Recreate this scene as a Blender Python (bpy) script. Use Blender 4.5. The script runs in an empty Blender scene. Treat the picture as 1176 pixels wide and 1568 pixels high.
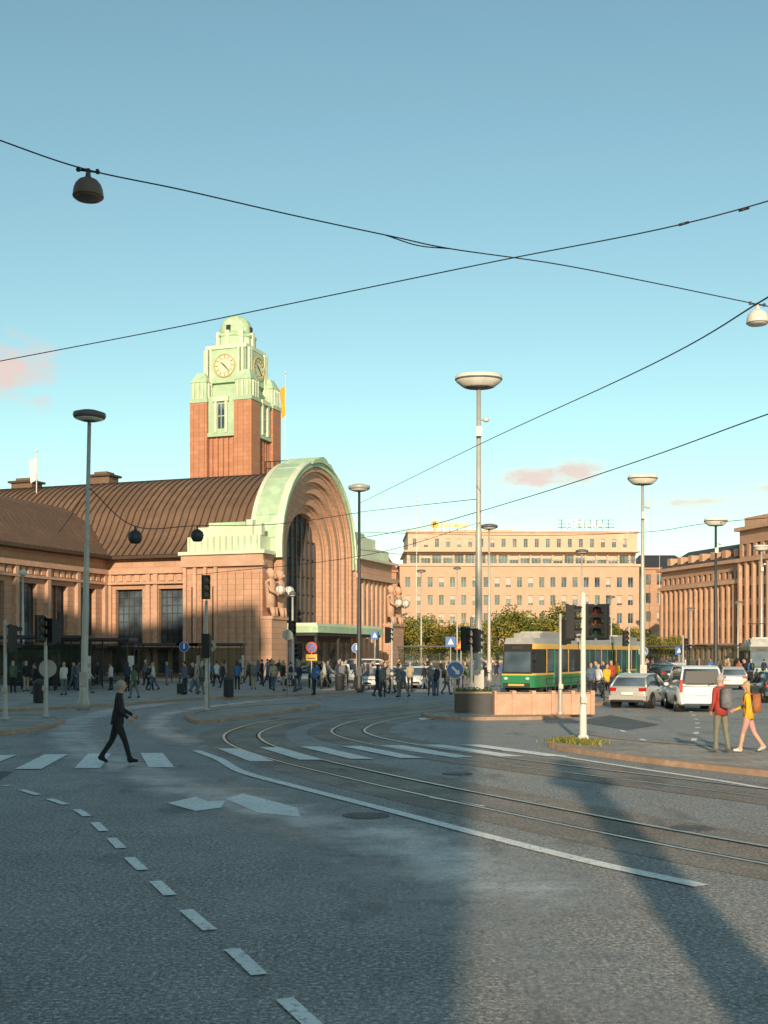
import bpy, math, random
from mathutils import Vector, Matrix
from math import sin, cos, pi, radians, sqrt
random.seed(7)
S=bpy.context.scene
F=1800.0; H=2.4
def G(u,v):
    Y=H*F/(v-1000.0); return ((u-588)/F*Y, Y)
def W(u,v,Y):
    return Vector(((u-588)/F*Y, Y, H+(1000-v)/F*Y))

# ---------------------------------------------------------------- materials
def nt(name):
    m=bpy.data.materials.new(name); m.use_nodes=True
    t=m.node_tree; b=t.nodes['Principled BSDF']; return m,t,b
def lnk(t,a,b): t.links.new(a,b)
def mixc(t,fac,a,b,mode='MIX'):
    n=t.nodes.new('ShaderNodeMix'); n.data_type='RGBA'; n.blend_type=mode
    for inp,val in ((n.inputs[0],fac),(n.inputs[6],a),(n.inputs[7],b)):
        if isinstance(val,(int,float)): inp.default_value=val
        elif isinstance(val,tuple): inp.default_value=(val[0],val[1],val[2],1)
        else: lnk(t,val,inp)
    return n.outputs[2]
def noise(t,vec,scale,detail=4,rough=.55):
    n=t.nodes.new('ShaderNodeTexNoise'); n.inputs['Scale'].default_value=scale
    n.inputs['Detail'].default_value=detail; n.inputs['Roughness'].default_value=rough
    if vec is not None: lnk(t,vec,n.inputs['Vector'])
    return n.outputs['Fac']
def ramp(t,fac,a,b,ca=(0,0,0),cb=(1,1,1)):
    n=t.nodes.new('ShaderNodeValToRGB'); e=n.color_ramp.elements
    e[0].position=a; e[1].position=b; e[0].color=(*ca,1); e[1].color=(*cb,1)
    lnk(t,fac,n.inputs[0]); return n.outputs[0]
def objco(t): return t.nodes.new('ShaderNodeTexCoord').outputs['Object']
def bump(t,b,h,st,d=.02):
    n=t.nodes.new('ShaderNodeBump'); n.inputs['Strength'].default_value=st; n.inputs['Distance'].default_value=d
    lnk(t,h,n.inputs['Height']); lnk(t,n.outputs[0],b.inputs['Normal'])
def mk(name,col,rough=.7,metal=0,var=.18,scale=3,bmp=0,emis=0,coat=0):
    m,t,b=nt(name); o=objco(t)
    n=noise(t,o,scale,5); n2=noise(t,o,scale*.13,3)
    c=mixc(t,ramp(t,n,.3,.7),tuple(x*(1-var) for x in col),tuple(min(1,x*(1+var)) for x in col))
    c=mixc(t,ramp(t,n2,.35,.65),c,tuple(x*(1-var*.8) for x in col))
    lnk(t,c,b.inputs['Base Color'])
    b.inputs['Roughness'].default_value=rough; b.inputs['Metallic'].default_value=metal
    b.inputs['Coat Weight'].default_value=coat
    if bmp: bump(t,b,n,bmp)
    return m
def stone(name,c1,c2,mortar,bw=1.1,bh=.5,ms=.02,rough=.85):
    m,t,b=nt(name); o=objco(t)
    s=t.nodes.new('ShaderNodeSeparateXYZ'); lnk(t,o,s.inputs[0])
    a=t.nodes.new('ShaderNodeMath'); a.operation='ADD'; lnk(t,s.outputs[0],a.inputs[0]); lnk(t,s.outputs[1],a.inputs[1])
    cb=t.nodes.new('ShaderNodeCombineXYZ'); lnk(t,a.outputs[0],cb.inputs[0]); lnk(t,s.outputs[2],cb.inputs[1])
    br=t.nodes.new('ShaderNodeTexBrick'); lnk(t,cb.outputs[0],br.inputs['Vector'])
    br.inputs['Scale'].default_value=1; br.inputs['Brick Width'].default_value=bw; br.inputs['Row Height'].default_value=bh
    br.inputs['Mortar Size'].default_value=ms; br.inputs['Mortar Smooth'].default_value=.4
    br.inputs['Color1'].default_value=(*c1,1); br.inputs['Color2'].default_value=(*c2,1); br.inputs['Mortar'].default_value=(*mortar,1)
    n=noise(t,o,.45,6,.7); n2=noise(t,o,9,4)
    c=mixc(t,ramp(t,n,.32,.7),br.outputs['Color'],mixc(t,.55,br.outputs['Color'],tuple(x*.6 for x in c1)))
    c=mixc(t,.3,c,mixc(t,n2,tuple(x*.55 for x in c1),tuple(min(1,x*1.5) for x in c2)))
    lnk(t,c,b.inputs['Base Color']); b.inputs['Roughness'].default_value=rough
    bump(t,b,br.outputs['Fac'],-.7,.05)
    return m
def glassm(name,col=(.03,.045,.06),rough=.08,sc=.35):
    m,t,b=nt(name); o=objco(t)
    n=noise(t,o,sc,2); c=mixc(t,ramp(t,n,.4,.62),col,tuple(x*3.2+.02 for x in col))
    lnk(t,c,b.inputs['Base Color']); b.inputs['Roughness'].default_value=rough
    b.inputs['Specular IOR Level'].default_value=.8
    return m
def asphalt(name,dark,light,sp=(.76,.72,.67),patch=.12,rough=.85,spk=.8):
    m,t,b=nt(name); o=objco(t)
    fine=noise(t,o,23,4,.8); fine2=noise(t,o,60,2,.7); mid=noise(t,o,5,5,.7); big=noise(t,o,patch,5,.6); stain=noise(t,o,.6,6,.65)
    c=mixc(t,ramp(t,big,.38,.62),dark,light)
    c=mixc(t,ramp(t,mid,.35,.75),c,tuple(x*.7 for x in dark))
    c=mixc(t,ramp(t,fine,.38,.48,(.9,.9,.9),(0,0,0)),c,tuple(x*.3 for x in dark))
    c=mixc(t,ramp(t,fine,.53,.63,(0,0,0),(spk,)*3),c,sp)
    c=mixc(t,ramp(t,fine2,.56,.66,(0,0,0),(spk*.6,)*3),c,sp)
    c=mixc(t,ramp(t,stain,.58,.72,(0,0,0),(.7,.7,.7)),c,tuple(x*.45 for x in dark))
    mp=t.nodes.new('ShaderNodeMapping'); mp.inputs['Scale'].default_value=(1.3,.35,1); mp.inputs['Rotation'].default_value=(0,0,-.5); lnk(t,o,mp.inputs[0])
    st2=noise(t,mp.outputs[0],.9,4,.6)
    c=mixc(t,ramp(t,st2,.58,.66,(0,0,0),(.55,.55,.55)),c,tuple(x*.5 for x in dark))
    lnk(t,c,b.inputs['Base Color'])
    r=ramp(t,stain,.4,.7,(rough,)*3,(rough*.6,)*3); lnk(t,r,b.inputs['Roughness'])
    bump(t,b,fine,.4,.015)
    return m

GRAN=stone('granite_red',(.64,.375,.255),(.52,.29,.19),(.25,.135,.09),1.3,.55,.03)
GRAN2=stone('granite_tower',(.58,.27,.155),(.45,.19,.11),(.28,.15,.1),1.3,.6,.03)
GRANP=mk('granite_plain',(.62,.375,.26),.8,0,.22,2.5,.3)
COPPER=mk('patinated_copper',(.47,.62,.42),.6,0,.26,1.2,.2)
COPPERL=mk('pale_copper',(.68,.72,.54),.6,0,.2,1.2,.2)
ROOFM=mk('brown_metal_roof',(.22,.13,.08),.5,.1,.25,.8,.1)
ROOFR=mk('roof_seam',(.085,.055,.042),.55,.1,.2,2)
GLASS=glassm('window_glass')
GLASS2=glassm('window_glass_warm',(.05,.045,.045),.12,.9)
def clearglass():
    m,t,b=nt('clear_glass'); out=t.nodes['Material Output']; b.inputs['Base Color'].default_value=(.05,.06,.06,1); b.inputs['Roughness'].default_value=.05
    tr=t.nodes.new('ShaderNodeBsdfTransparent'); tr.inputs[0].default_value=(.85,.9,.88,1); mx=t.nodes.new('ShaderNodeMixShader'); mx.inputs[0].default_value=.3
    lnk(t,tr.outputs[0],mx.inputs[1]); lnk(t,b.outputs[0],mx.inputs[2]); lnk(t,mx.outputs[0],out.inputs['Surface']); return m
CGLASS=clearglass()
FRAME=mk('window_frame',(.10,.07,.055),.5)
FRAMEL=mk('light_window_frame',(.5,.42,.36),.5)
HOTEL=stone('hotel_brick',(.64,.41,.29),(.57,.36,.25),(.42,.28,.21),.6,.25,.012)
HOTELL=mk('hotel_plaster',(.66,.45,.33),.8,0,.15,.7)
SAND=stone('sandstone',(.56,.32,.21),(.47,.27,.175),(.28,.17,.12),1.2,.6)
SANDP=mk('sandstone_plain',(.58,.34,.22),.8,0,.2,1)
DARKROOF=mk('dark_roof',(.06,.05,.045),.6,0,.2,1)
REDROOF=mk('red_roof',(.38,.09,.06),.6)
ASPH=asphalt('asphalt',(.235,.22,.20),(.36,.335,.305))
ASPHT=asphalt('asphalt_track_bed',(.215,.17,.135),(.34,.27,.215),(.6,.5,.42),patch=.3,spk=.6)
ASPHW=asphalt('asphalt_polished',(.42,.40,.38),(.52,.50,.48),(.70,.68,.65),.5,.5,.45)
ASPHD=asphalt('asphalt_repair',(.10,.095,.09),(.14,.13,.12),(.34,.32,.3),patch=.5,spk=.3)
m,t,b=nt('paving'); o=objco(t); br=t.nodes.new('ShaderNodeTexBrick'); lnk(t,o,br.inputs['Vector'])
br.inputs['Scale'].default_value=1; br.inputs['Brick Width'].default_value=.7; br.inputs['Row Height'].default_value=.5; br.inputs['Mortar Size'].default_value=.012
br.inputs['Color1'].default_value=(.38,.32,.27,1); br.inputs['Color2'].default_value=(.46,.39,.33,1); br.inputs['Mortar'].default_value=(.15,.13,.11,1)
c=mixc(t,ramp(t,noise(t,o,.8,6,.7),.4,.7),br.outputs['Color'],(.2,.175,.15)); lnk(t,c,b.inputs['Base Color']); b.inputs['Roughness'].default_value=.75
PAVE=m
KERB=mk('kerb_granite',(.46,.30,.21),.8,0,.3,6,.3)
GRANPINK=mk('pink_granite',(.64,.37,.26),.7,0,.25,12,.2)
def paint():
    m,t,b=nt('road_paint'); o=objco(t)
    n=noise(t,o,14,5,.75); n2=noise(t,o,1.5,4)
    c=mixc(t,ramp(t,n,.54,.64),(.86,.84,.79),(.32,.31,.29))
    c=mixc(t,ramp(t,n2,.45,.75,(0,0,0),(.35,.35,.35)),c,(.48,.46,.44))
    lnk(t,c,b.inputs['Base Color']); b.inputs['Roughness'].default_value=.6; return m
PAINT=paint()
RAIL=mk('rail_steel',(.5,.45,.4),.35,.7,.3,8)
GROOVE=mk('rail_groove',(.012,.012,.012),.9)
STEEL=mk('galvanised_steel',(.5,.46,.41),.5,.2,.2,2)
STEELD=mk('dark_steel',(.05,.05,.055),.5,.2)
LAMPGREY=mk('lamp_grey',(.13,.12,.12),.5)
LAMPW=mk('lamp_white',(.76,.71,.64),.4)
LAMPB=mk('lamp_brown',(.14,.10,.08),.45)
WIREM=mk('cable_black',(.015,.015,.018),.6)
BLACK=mk('black_plastic',(.02,.02,.022),.5)
YEL=mk('yellow_paint',(.75,.42,.03),.5); ORANGE=mk('orange_flag',(.85,.4,.03),.8); GOLD=mk('old_gold',(.55,.42,.2),.5)
BLUE=mk('sign_blue',(.02,.12,.42),.4); RED=mk('sign_red',(.6,.03,.03),.4); WHITE=mk('white_paint',(.75,.74,.72),.5,0,.05)
RLENS=mk('red_lens',(.10,.012,.012),.3); ALENS=mk('amber_lens',(.12,.05,.01),.3); GLENS=mk('green_lens',(.01,.06,.035),.3)
TGREEN=mk('tram_green',(.03,.24,.09),.3,0,.08,1,0,0,.5); TYEL=mk('tram_yellow',(.82,.46,.10),.35,0,.08,1,0,0,.4); TGREY=mk('tram_grey',(.36,.35,.34),.5)
RUBBER=mk('tyre_rubber',(.02,.02,.02),.85); ALLOY=mk('alloy',(.4,.4,.4),.35,.8)
CARW=mk('car_white',(.75,.74,.72),.3,0,.05,1,0,0,.6); CARS=mk('car_silver',(.58,.55,.52),.3,.3,.05,1,0,0,.6); CARD=mk('car_dark',(.04,.045,.05),.3,.2,.05,1,0,0,.6)
PLATE=mk('number_plate',(.8,.8,.78),.5,0,.03); TAIL=mk('tail_lamp',(.5,.02,.015),.25); HEAD=mk('head_lamp',(.6,.6,.58),.15)
BARK=mk('bark',(.09,.07,.05),.9,0,.3,9,.4)
LEAFA=mk('leaf_green',(.12,.16,.025),.7,0,.3,4); LEAFB=mk('leaf_yellow',(.33,.26,.04),.7,0,.3,4); LEAFC=mk('leaf_dark',(.04,.065,.015),.8,0,.3,4)

# ---------------------------------------------------------------- mesh builder
class MB:
    def __init__(s): s.v=[];s.f=[];s.m=[];s.sm=[];s.mats=[];s.T=Matrix.Identity(4)
    def mi(s,mat):
        if mat not in s.mats: s.mats.append(mat)
        return s.mats.index(mat)
    def add(s,vs,fs,mat,smooth=False):
        k=len(s.v); s.v+= [tuple(s.T@Vector(v)) for v in vs]; i=s.mi(mat)
        for f in fs: s.f.append([k+j for j in f]); s.m.append(i); s.sm.append(smooth)
    def box(s,x0,x1,y0,y1,z0,z1,mat):
        s.add([(x0,y0,z0),(x1,y0,z0),(x1,y1,z0),(x0,y1,z0),(x0,y0,z1),(x1,y0,z1),(x1,y1,z1),(x0,y1,z1)],
              [(0,3,2,1),(4,5,6,7),(0,1,5,4),(1,2,6,5),(2,3,7,6),(3,0,4,7)],mat)
    def loft(s,secs,mat,caps=True,smooth=False,closed=True):
        n=len(secs[0]); vs=[p for q in secs for p in q]; fs=[]
        for i in range(len(secs)-1):
            for j in range(n if closed else n-1):
                a=i*n+j;b=i*n+(j+1)%n; fs.append((a,b,b+n,a+n))
        if caps and closed: fs.append(tuple(reversed(range(n)))); fs.append(tuple(range((len(secs)-1)*n,len(secs)*n)))
        s.add(vs,fs,mat,smooth)
    def tube(s,path,radii,mat,n=8,smooth=True):
        path=[Vector(p) for p in path]
        if isinstance(radii,(int,float)): radii=[radii]*len(path)
        secs=[]
        for i,p in enumerate(path):
            d=(path[min(i+1,len(path)-1)]-path[max(i-1,0)]).normalized()
            up=Vector((0,0,1)) if abs(d.z)<.9 else Vector((1,0,0))
            a=d.cross(up).normalized(); b=d.cross(a).normalized()
            secs.append([p+a*(cos(2*pi*k/n)*radii[i])+b*(sin(2*pi*k/n)*radii[i]) for k in range(n)])
        s.loft(secs,mat,True,smooth)
    def lathe(s,prof,c,mat,n=20,sy=1,smooth=True):
        secs=[[(c[0]+r*cos(2*pi*k/n),c[1]+r*sy*sin(2*pi*k/n),c[2]+z) for k in range(n)] for r,z in prof]
        s.loft(secs,mat,True,smooth)
    def sph(s,c,r,mat,n=12):
        if isinstance(r,(int,float)): r=(r,r,r)
        k=max(6,n//2+2)
        secs=[]
        for i in range(k+1):
            a=-pi/2+pi*i/k; a=max(-pi/2+.05,min(pi/2-.05,a))
            secs.append([(c[0]+r[0]*cos(a)*cos(2*pi*j/n),c[1]+r[1]*cos(a)*sin(2*pi*j/n),c[2]+r[2]*sin(a)) for j in range(n)])
        s.loft(secs,mat,True,True)
    def mesh(s,name):
        me=bpy.data.meshes.new(name); me.from_pydata(s.v,[],s.f)
        for m in s.mats: me.materials.append(m)
        me.polygons.foreach_set('material_index',s.m); me.polygons.foreach_set('use_smooth',s.sm); me.update()
        return me
    def obj(s,name,parent=None,loc=(0,0,0),rz=0,bevel=0):
        o=bpy.data.objects.new(name,s.mesh(name)); S.collection.objects.link(o)
        o.location=loc; o.rotation_euler=(0,0,rz)
        if parent: o.parent=parent
        if bevel:
            b=o.modifiers.new('b','BEVEL'); b.width=bevel; b.segments=2; b.limit_method='ANGLE'; b.angle_limit=.6
        return o
def empty(name,loc=(0,0,0),rz=0):
    o=bpy.data.objects.new(name,None); S.collection.objects.link(o); o.location=loc; o.rotation_euler=(0,0,rz); o.empty_display_size=.5; return o
def inst(name,me,loc,rz=0,sc=1):
    o=bpy.data.objects.new(name,me); S.collection.objects.link(o); o.location=loc; o.rotation_euler=(0,0,rz); o.scale=(sc,sc,sc) if not isinstance(sc,tuple) else sc; return o

def obox(mb,P,U,N,u0,u1,n0,n1,z0,z1,mat):
    def q(u,n,z): return (P[0]+U[0]*u+N[0]*n,P[1]+U[1]*u+N[1]*n,z)
    mb.add([q(u0,n0,z0),q(u1,n0,z0),q(u1,n1,z0),q(u0,n1,z0),q(u0,n0,z1),q(u1,n0,z1),q(u1,n1,z1),q(u0,n1,z1)],
           [(0,3,2,1),(4,5,6,7),(0,1,5,4),(1,2,6,5),(2,3,7,6),(3,0,4,7)],mat)
def wall(wm,gm,fm,P,U,N,Wd,z0,z1,ops,mat,depth=.35,glass=None,frame=None,mx=1,mz=1,sill=None):
    glass=glass or GLASS; frame=frame or FRAME
    def q(u,n,z): return (P[0]+U[0]*u+N[0]*n,P[1]+U[1]*u+N[1]*n,z)
    us=sorted(set([0,Wd]+[o[0] for o in ops]+[o[1] for o in ops])); zs=sorted(set([z0,z1]+[o[2] for o in ops]+[o[3] for o in ops]))
    for i in range(len(us)-1):
        for j in range(len(zs)-1):
            cu=(us[i]+us[i+1])/2; cz=(zs[j]+zs[j+1])/2
            if any(o[0]<cu<o[1] and o[2]<cz<o[3] for o in ops): continue
            wm.add([q(us[i],0,zs[j]),q(us[i+1],0,zs[j]),q(us[i+1],0,zs[j+1]),q(us[i],0,zs[j+1])],[(0,1,2,3)],mat)
    for (a,b,c,d) in ops:
        e=depth
        wm.add([q(a,0,c),q(b,0,c),q(b,0,d),q(a,0,d),q(a,-e,c),q(b,-e,c),q(b,-e,d),q(a,-e,d)],
               [(0,1,5,4),(1,2,6,5),(2,3,7,6),(3,0,4,7)],mat)
        j=random.uniform(-.03,.03)
        gm.add([q(a,-e+j,c),q(b,-e-j,c),q(b,-e-j,d),q(a,-e+j,d)],[(0,1,2,3)],glass)
        if random.random()<.35 and mz<4:
            hh=random.uniform(.3,.8); gm.add([q(a+.05,-e+.045,d-(d-c)*hh),q(b-.05,-e+.045,d-(d-c)*hh),q(b-.05,-e+.045,d-.05),q(a+.05,-e+.045,d-.05)],[(0,1,2,3)],FRAMEL)
        t=.06
        for k in range(mx+1):
            x=a+(b-a)*k/mx; x=min(max(x,a+t/2+.01),b-t/2-.01)
            obox(fm,P,U,N,x-t/2,x+t/2,-e+.05,-e+.12,c+.01,d-.01,frame)
        for k in range(mz+1):
            z=c+(d-c)*k/mz; z=min(max(z,c+t/2+.01),d-t/2-.01)
            obox(fm,P,U,N,a+.01,b-.01,-e+.055,-e+.113,z-t/2,z+t/2,frame)
        if sill: obox(wm,P,U,N,a-.1,b+.1,.002,.12,c-.14,c-.01,sill)

# ---------------------------------------------------------------- camera/light/sky
cam=bpy.data.cameras.new('camera'); co=bpy.data.objects.new('camera',cam); S.collection.objects.link(co)
co.location=(0,0,H); co.rotation_euler=(pi/2,0,0); cam.sensor_fit='VERTICAL'; cam.sensor_height=36; cam.lens=36*F/1568
cam.shift_y=216/1568; cam.clip_end=6000; cam.clip_start=.1; S.camera=co
EL=radians(17); SX=.08; dirv=Vector((SX,1,0)).normalized()
d=Vector((dirv.x*cos(EL),dirv.y*cos(EL),-sin(EL)))
sl=bpy.data.lights.new('sun','SUN'); so=bpy.data.objects.new('sun',sl); S.collection.objects.link(so)
sl.energy=5; sl.angle=radians(.6); sl.color=(1,.81,.56); so.rotation_euler=d.to_track_quat('-Z','Y').to_euler(); so.location=(-5,-60,30)
w=bpy.data.worlds.new('World'); S.world=w; w.use_nodes=True; t=w.node_tree; bg=t.nodes['Background']
sky=t.nodes.new('ShaderNodeTexSky'); sky.sky_type='NISHITA'; sky.sun_disc=False; sky.sun_elevation=radians(14); sky.sun_rotation=pi+SX
sky.air_density=1.0; sky.dust_density=.35; sky.ozone_density=1.3
hs=mixc(t,1.0,sky.outputs[0],(1.08,1.25,1.03),'MULTIPLY')
tc=t.nodes.new('ShaderNodeTexCoord'); sp=t.nodes.new('ShaderNodeSeparateXYZ'); lnk(t,tc.outputs['Generated'],sp.inputs[0])
def mth(op,a,b=None):
    n=t.nodes.new('ShaderNodeMath'); n.operation=op
    for i,v in enumerate((a,b)):
        if v is None: continue
        if isinstance(v,(int,float)): n.inputs[i].default_value=v
        else: lnk(t,v,n.inputs[i])
    return n.outputs[0]
az=mth('ARCTAN2',sp.outputs[0],sp.outputs[1]); el=mth('ARCSINE',sp.outputs[2])
cv=t.nodes.new('ShaderNodeCombineXYZ'); lnk(t,az,cv.inputs[0]); lnk(t,mth('MULTIPLY',el,2.2),cv.inputs[1])
cn=noise(t,cv.outputs[0],22,7,.62)
mask=None
for (a0,e0,sa,se,st) in ((-.315,.222,.045,.026,1),(-.285,.236,.03,.015,.8),(.135,.146,.058,.0125,1),(.16,.150,.03,.012,1),(.262,.124,.075,.006,.7),(.33,.133,.05,.005,.6),(-.9,.2,.2,.03,.8),(.9,.25,.2,.03,.8)):
    da=mth('DIVIDE',mth('SUBTRACT',az,a0),sa); de=mth('DIVIDE',mth('SUBTRACT',el,e0),se)
    r=mth('SQRT',mth('ADD',mth('MULTIPLY',da,da),mth('MULTIPLY',de,de)))
    mm=mth('MULTIPLY',mth('SUBTRACT',mth('ADD',1.0,mth('MULTIPLY',mth('SUBTRACT',cn,.5),3.2)),r),st*1.1)
    mm=mth('MINIMUM',mth('MAXIMUM',mm,0.0),1.0)
    mask=mm if mask is None else mth('MAXIMUM',mask,mm)
mask=mth('MULTIPLY',mask,.85)
fin=mixc(t,mask,hs,(5.9,4.3,3.8))
lnk(t,fin,bg.inputs['Color']); bg.inputs['Strength'].default_value=.15
S.view_settings.view_transform='Standard'; S.view_settings.look='None'; S.view_settings.exposure=0

# ---------------------------------------------------------------- ground
def flat(name,poly,z,mat):
    mb=MB(); mb.add([(x,y,z) for x,y in poly],[tuple(range(len(poly)))],mat); return mb.obj(name)
flat('ground',[(-2500,-400),(2500,-400),(2500,4500),(-2500,4500)],-.012,ASPH)
flat('road',[(-90,-60),(120,-60),(120,330),(-90,330)],0,ASPH)
def cat(pts,n=8):
    P=[Vector((p[0],p[1])) for p in pts]; P=[2*P[0]-P[1]]+P+[2*P[-1]-P[-2]]; out=[]
    for i in range(1,len(P)-2):
        for k in range(n):
            s=k/n; a,b,c_,d_=P[i-1:i+3]
            out.append(.5*((2*b)+(c_-a)*s+(2*a-5*b+4*c_-d_)*s*s+(3*b-a-3*c_+d_)*s**3))
    out.append(P[-2]); return out
def offs(path,o):
    out=[]
    for i,p in enumerate(path):
        d=(path[min(i+1,len(path)-1)]-path[max(i-1,0)]).normalized(); out.append(p+Vector((d.y,-d.x))*o)
    return out
def strip(mb,path,o,wd,z,mat):
    a=offs(path,o-wd/2); b=offs(path,o+wd/2); n=len(path)
    mb.add([(p.x,p.y,z) for p in a]+[(p.x,p.y,z) for p in b],[(i,i+1,n+i+1,n+i) for i in range(n-1)],mat)
trA=cat([(14,1.5),(8.2,9),(4.6,13.8),(1.9,18.5),(-.4,23),(-2.4,27.5),(-3.8,32),(-4.2,36.5),(-3.3,42),(-.3,49),(4,57.5),(7.8,66),(11.5,74),(24,98),(42,130),(60,165)])
trB=cat([(19,4),(12.5,12.5),(8.6,17),(5.6,21.5),(2.7,26),(.6,30),(-.7,33.5),(-1.1,37),(-.3,42),(2.2,48),(6,55),(10.3,63),(14.5,71),(27,95),(45,127),(63,162)])
for k,tr in enumerate((trA,trB)):
    mb=MB(); strip(mb,tr,0,2.5,.004+.003*k,ASPHT); mb.obj('road_track_bed')
    mb=MB()
    for s in (-.5,.5):
        strip(mb,tr,s,.075,.016,RAIL); strip(mb,tr,s-.062*(1 if s>0 else -1),.045,.015,GROOVE)
    mb.obj('tram_rails')
wb=cat([G(330,1068),G(200,1084),G(128,1100),G(105,1120),G(130,1150),G(230,1190),G(400,1238),G(590,1285),G(760,1345),G(900,1430)])
def worn():
    m=ASPHW.copy(); m.name='asphalt_worn_soft'; t=m.node_tree; b=t.nodes['Principled BSDF']; out=t.nodes['Material Output']
    uv=t.nodes.new('ShaderNodeAttribute'); uv.attribute_name='edge'; o=objco(t)
    n=noise(t,o,1.1,6,.7)
    mul=t.nodes.new('ShaderNodeMath'); mul.operation='MULTIPLY_ADD'; lnk(t,n,mul.inputs[0]); mul.inputs[1].default_value=1.8; mul.inputs[2].default_value=-.95
    ad=t.nodes.new('ShaderNodeMath'); ad.operation='ADD'; lnk(t,mul.outputs[0],ad.inputs[0]); lnk(t,uv.outputs['Fac'],ad.inputs[1]); ad.use_clamp=True
    ml=t.nodes.new('ShaderNodeMath'); ml.operation='MULTIPLY'; lnk(t,ad.outputs[0],ml.inputs[0]); lnk(t,ramp(t,uv.outputs['Fac'],0,.3),ml.inputs[1])
    tr=t.nodes.new('ShaderNodeBsdfTransparent'); mx=t.nodes.new('ShaderNodeMixShader')
    lnk(t,ml.outputs[0],mx.inputs[0]); lnk(t,tr.outputs[0],mx.inputs[1]); lnk(t,b.outputs[0],mx.inputs[2]); lnk(t,mx.outputs[0],out.inputs['Surface'])
    return m
WORN=worn()
def softband(name,path,wd,z,k_=1):
    cols=[-.5,-.3,-.12,.12,.3,.5]; val=[0,.5,.9,.9,.5,0]; n=len(path); vs=[];fs=[];vv=[]
    for c_,v_ in zip(cols,val):
        vs+=[(p.x,p.y,z) for p in offs(path,c_*wd)]; vv+=[v_*k_*min(1,max(0,(min(i,n-1-i))/6)) for i in range(n)]
    for k in range(len(cols)-1):
        fs+=[(k*n+i,k*n+i+1,(k+1)*n+i+1,(k+1)*n+i) for i in range(n-1)]
    me=bpy.data.meshes.new(name); me.from_pydata(vs,[],fs); me.materials.append(WORN)
    a=me.attributes.new('edge','FLOAT','POINT'); a.data.foreach_set('value',vv)
    return inst(name,me,(0,0,0))
softband('road_worn_lane',wb,2.6,.010)
softband('road_worn_lane',cat([G(560,1063),G(420,1072),G(280,1088),G(240,1105),G(262,1128),G(330,1150)]),1.6,.0105)
softband('road_worn_lane',cat([(-3.5,4),(-4.5,9),(-6.2,15),(-8.8,21),(-12,27)]),3,.0095,.5)
softband('road_worn_lane',cat([(3,2),(1.5,8),(0,13),(-3,19)]),2.5,.0092,.4)
flat('road_repair_patch',[G(-40,1180),G(20,1182),G(-60,1230),G(-160,1230)],.0088,ASPHD)
flat('road_repair_patch',[G(935,1095),G(1010,1110),G(960,1118),G(880,1105)],.0088,ASPHD)

# markings
mb=MB(); ZP=.014
dp=cat([G(620,1700),G(450,1545),G(355,1455),G(285,1395),G(240,1353),G(204,1320),G(178,1292),G(155,1270),G(135,1252),G(110,1237),G(78,1225),G(42,1213),G(5,1203)],16)
def dashes(path,on,period,wd,phase=0):
    acc=-phase; cur=[]
    for i in range(len(path)-1):
        l=(path[i+1]-path[i]).length
        if (acc%period)<on: cur.append(path[i])
        else:
            if len(cur)>1: strip(mb,cur,0,wd,ZP,PAINT)
            cur=[]
        acc+=l
    if len(cur)>1: strip(mb,cur,0,wd,ZP,PAINT)
dashes(dp,.9,1.52,.13,-.3)
strip(mb,cat([G(300,1150),G(335,1163),G(372,1183),G(460,1207),G(600,1243),G(740,1280),G(900,1320),G(1075,1358)]),0,.22,ZP,PAINT)
strip(mb,cat([G(770,1150),G(850,1158),G(980,1178),G(1100,1196),G(1300,1230)]),0,.16,ZP,PAINT)
strip(mb,cat([G(660,1222),G(740,1236)]),0,.12,ZP,PAINT)
for (u,v,dx) in ((8,1157,.3),(86,1156,.4),(152,1155,.6),(232,1154,.9),(350,1147,1.2),(412,1145,1.3),(475,1144,1.4),(537,1143,1.5),(600,1142,1.6),(662,1141,1.7),(720,1141,1.8)):
    x,y=G(u,v); x2=x+dx; y2=y-3.5; hw=.27
    mb.add([(x-hw,y,ZP+.003),(x+hw,y,ZP+.003),(x2+hw,y2,ZP+.003),(x2-hw,y2,ZP+.003)],[(0,1,2,3)],PAINT)
def polyp(pts): mb.add([(*G(*p),ZP) for p in pts],[tuple(range(len(pts)))],PAINT)
polyp([(256,1231),(300,1221),(318,1228),(345,1227),(338,1238),(300,1243)])
polyp([(345,1224),(372,1216),(455,1238),(460,1252),(395,1246)])
polyp([(640,1100),(700,1096),(705,1098),(645,1103)])
dashes(cat([G(1062,1135),G(1068,1110),G(1058,1090),G(1040,1070)],16),1.2,2.6,.15)
dashes(cat([G(930,1110),G(1000,1140),G(1060,1165)],12),.6,1.2,.14)
strip(mb,cat([G(520,1073),G(600,1069),G(650,1069)]),0,.15,ZP,PAINT)
mb.obj('road_markings')
mb=MB()
for (u,v,r) in ((560,1250,.35),(1060,1270,.3),(700,1185,.3)):
    x,y=G(u,v); mb.lathe([(r,.004),(r,.016),(r*.9,.018)],(x,y,0),ASPHD,20,1,False)
mb.obj('manhole_covers')

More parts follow.
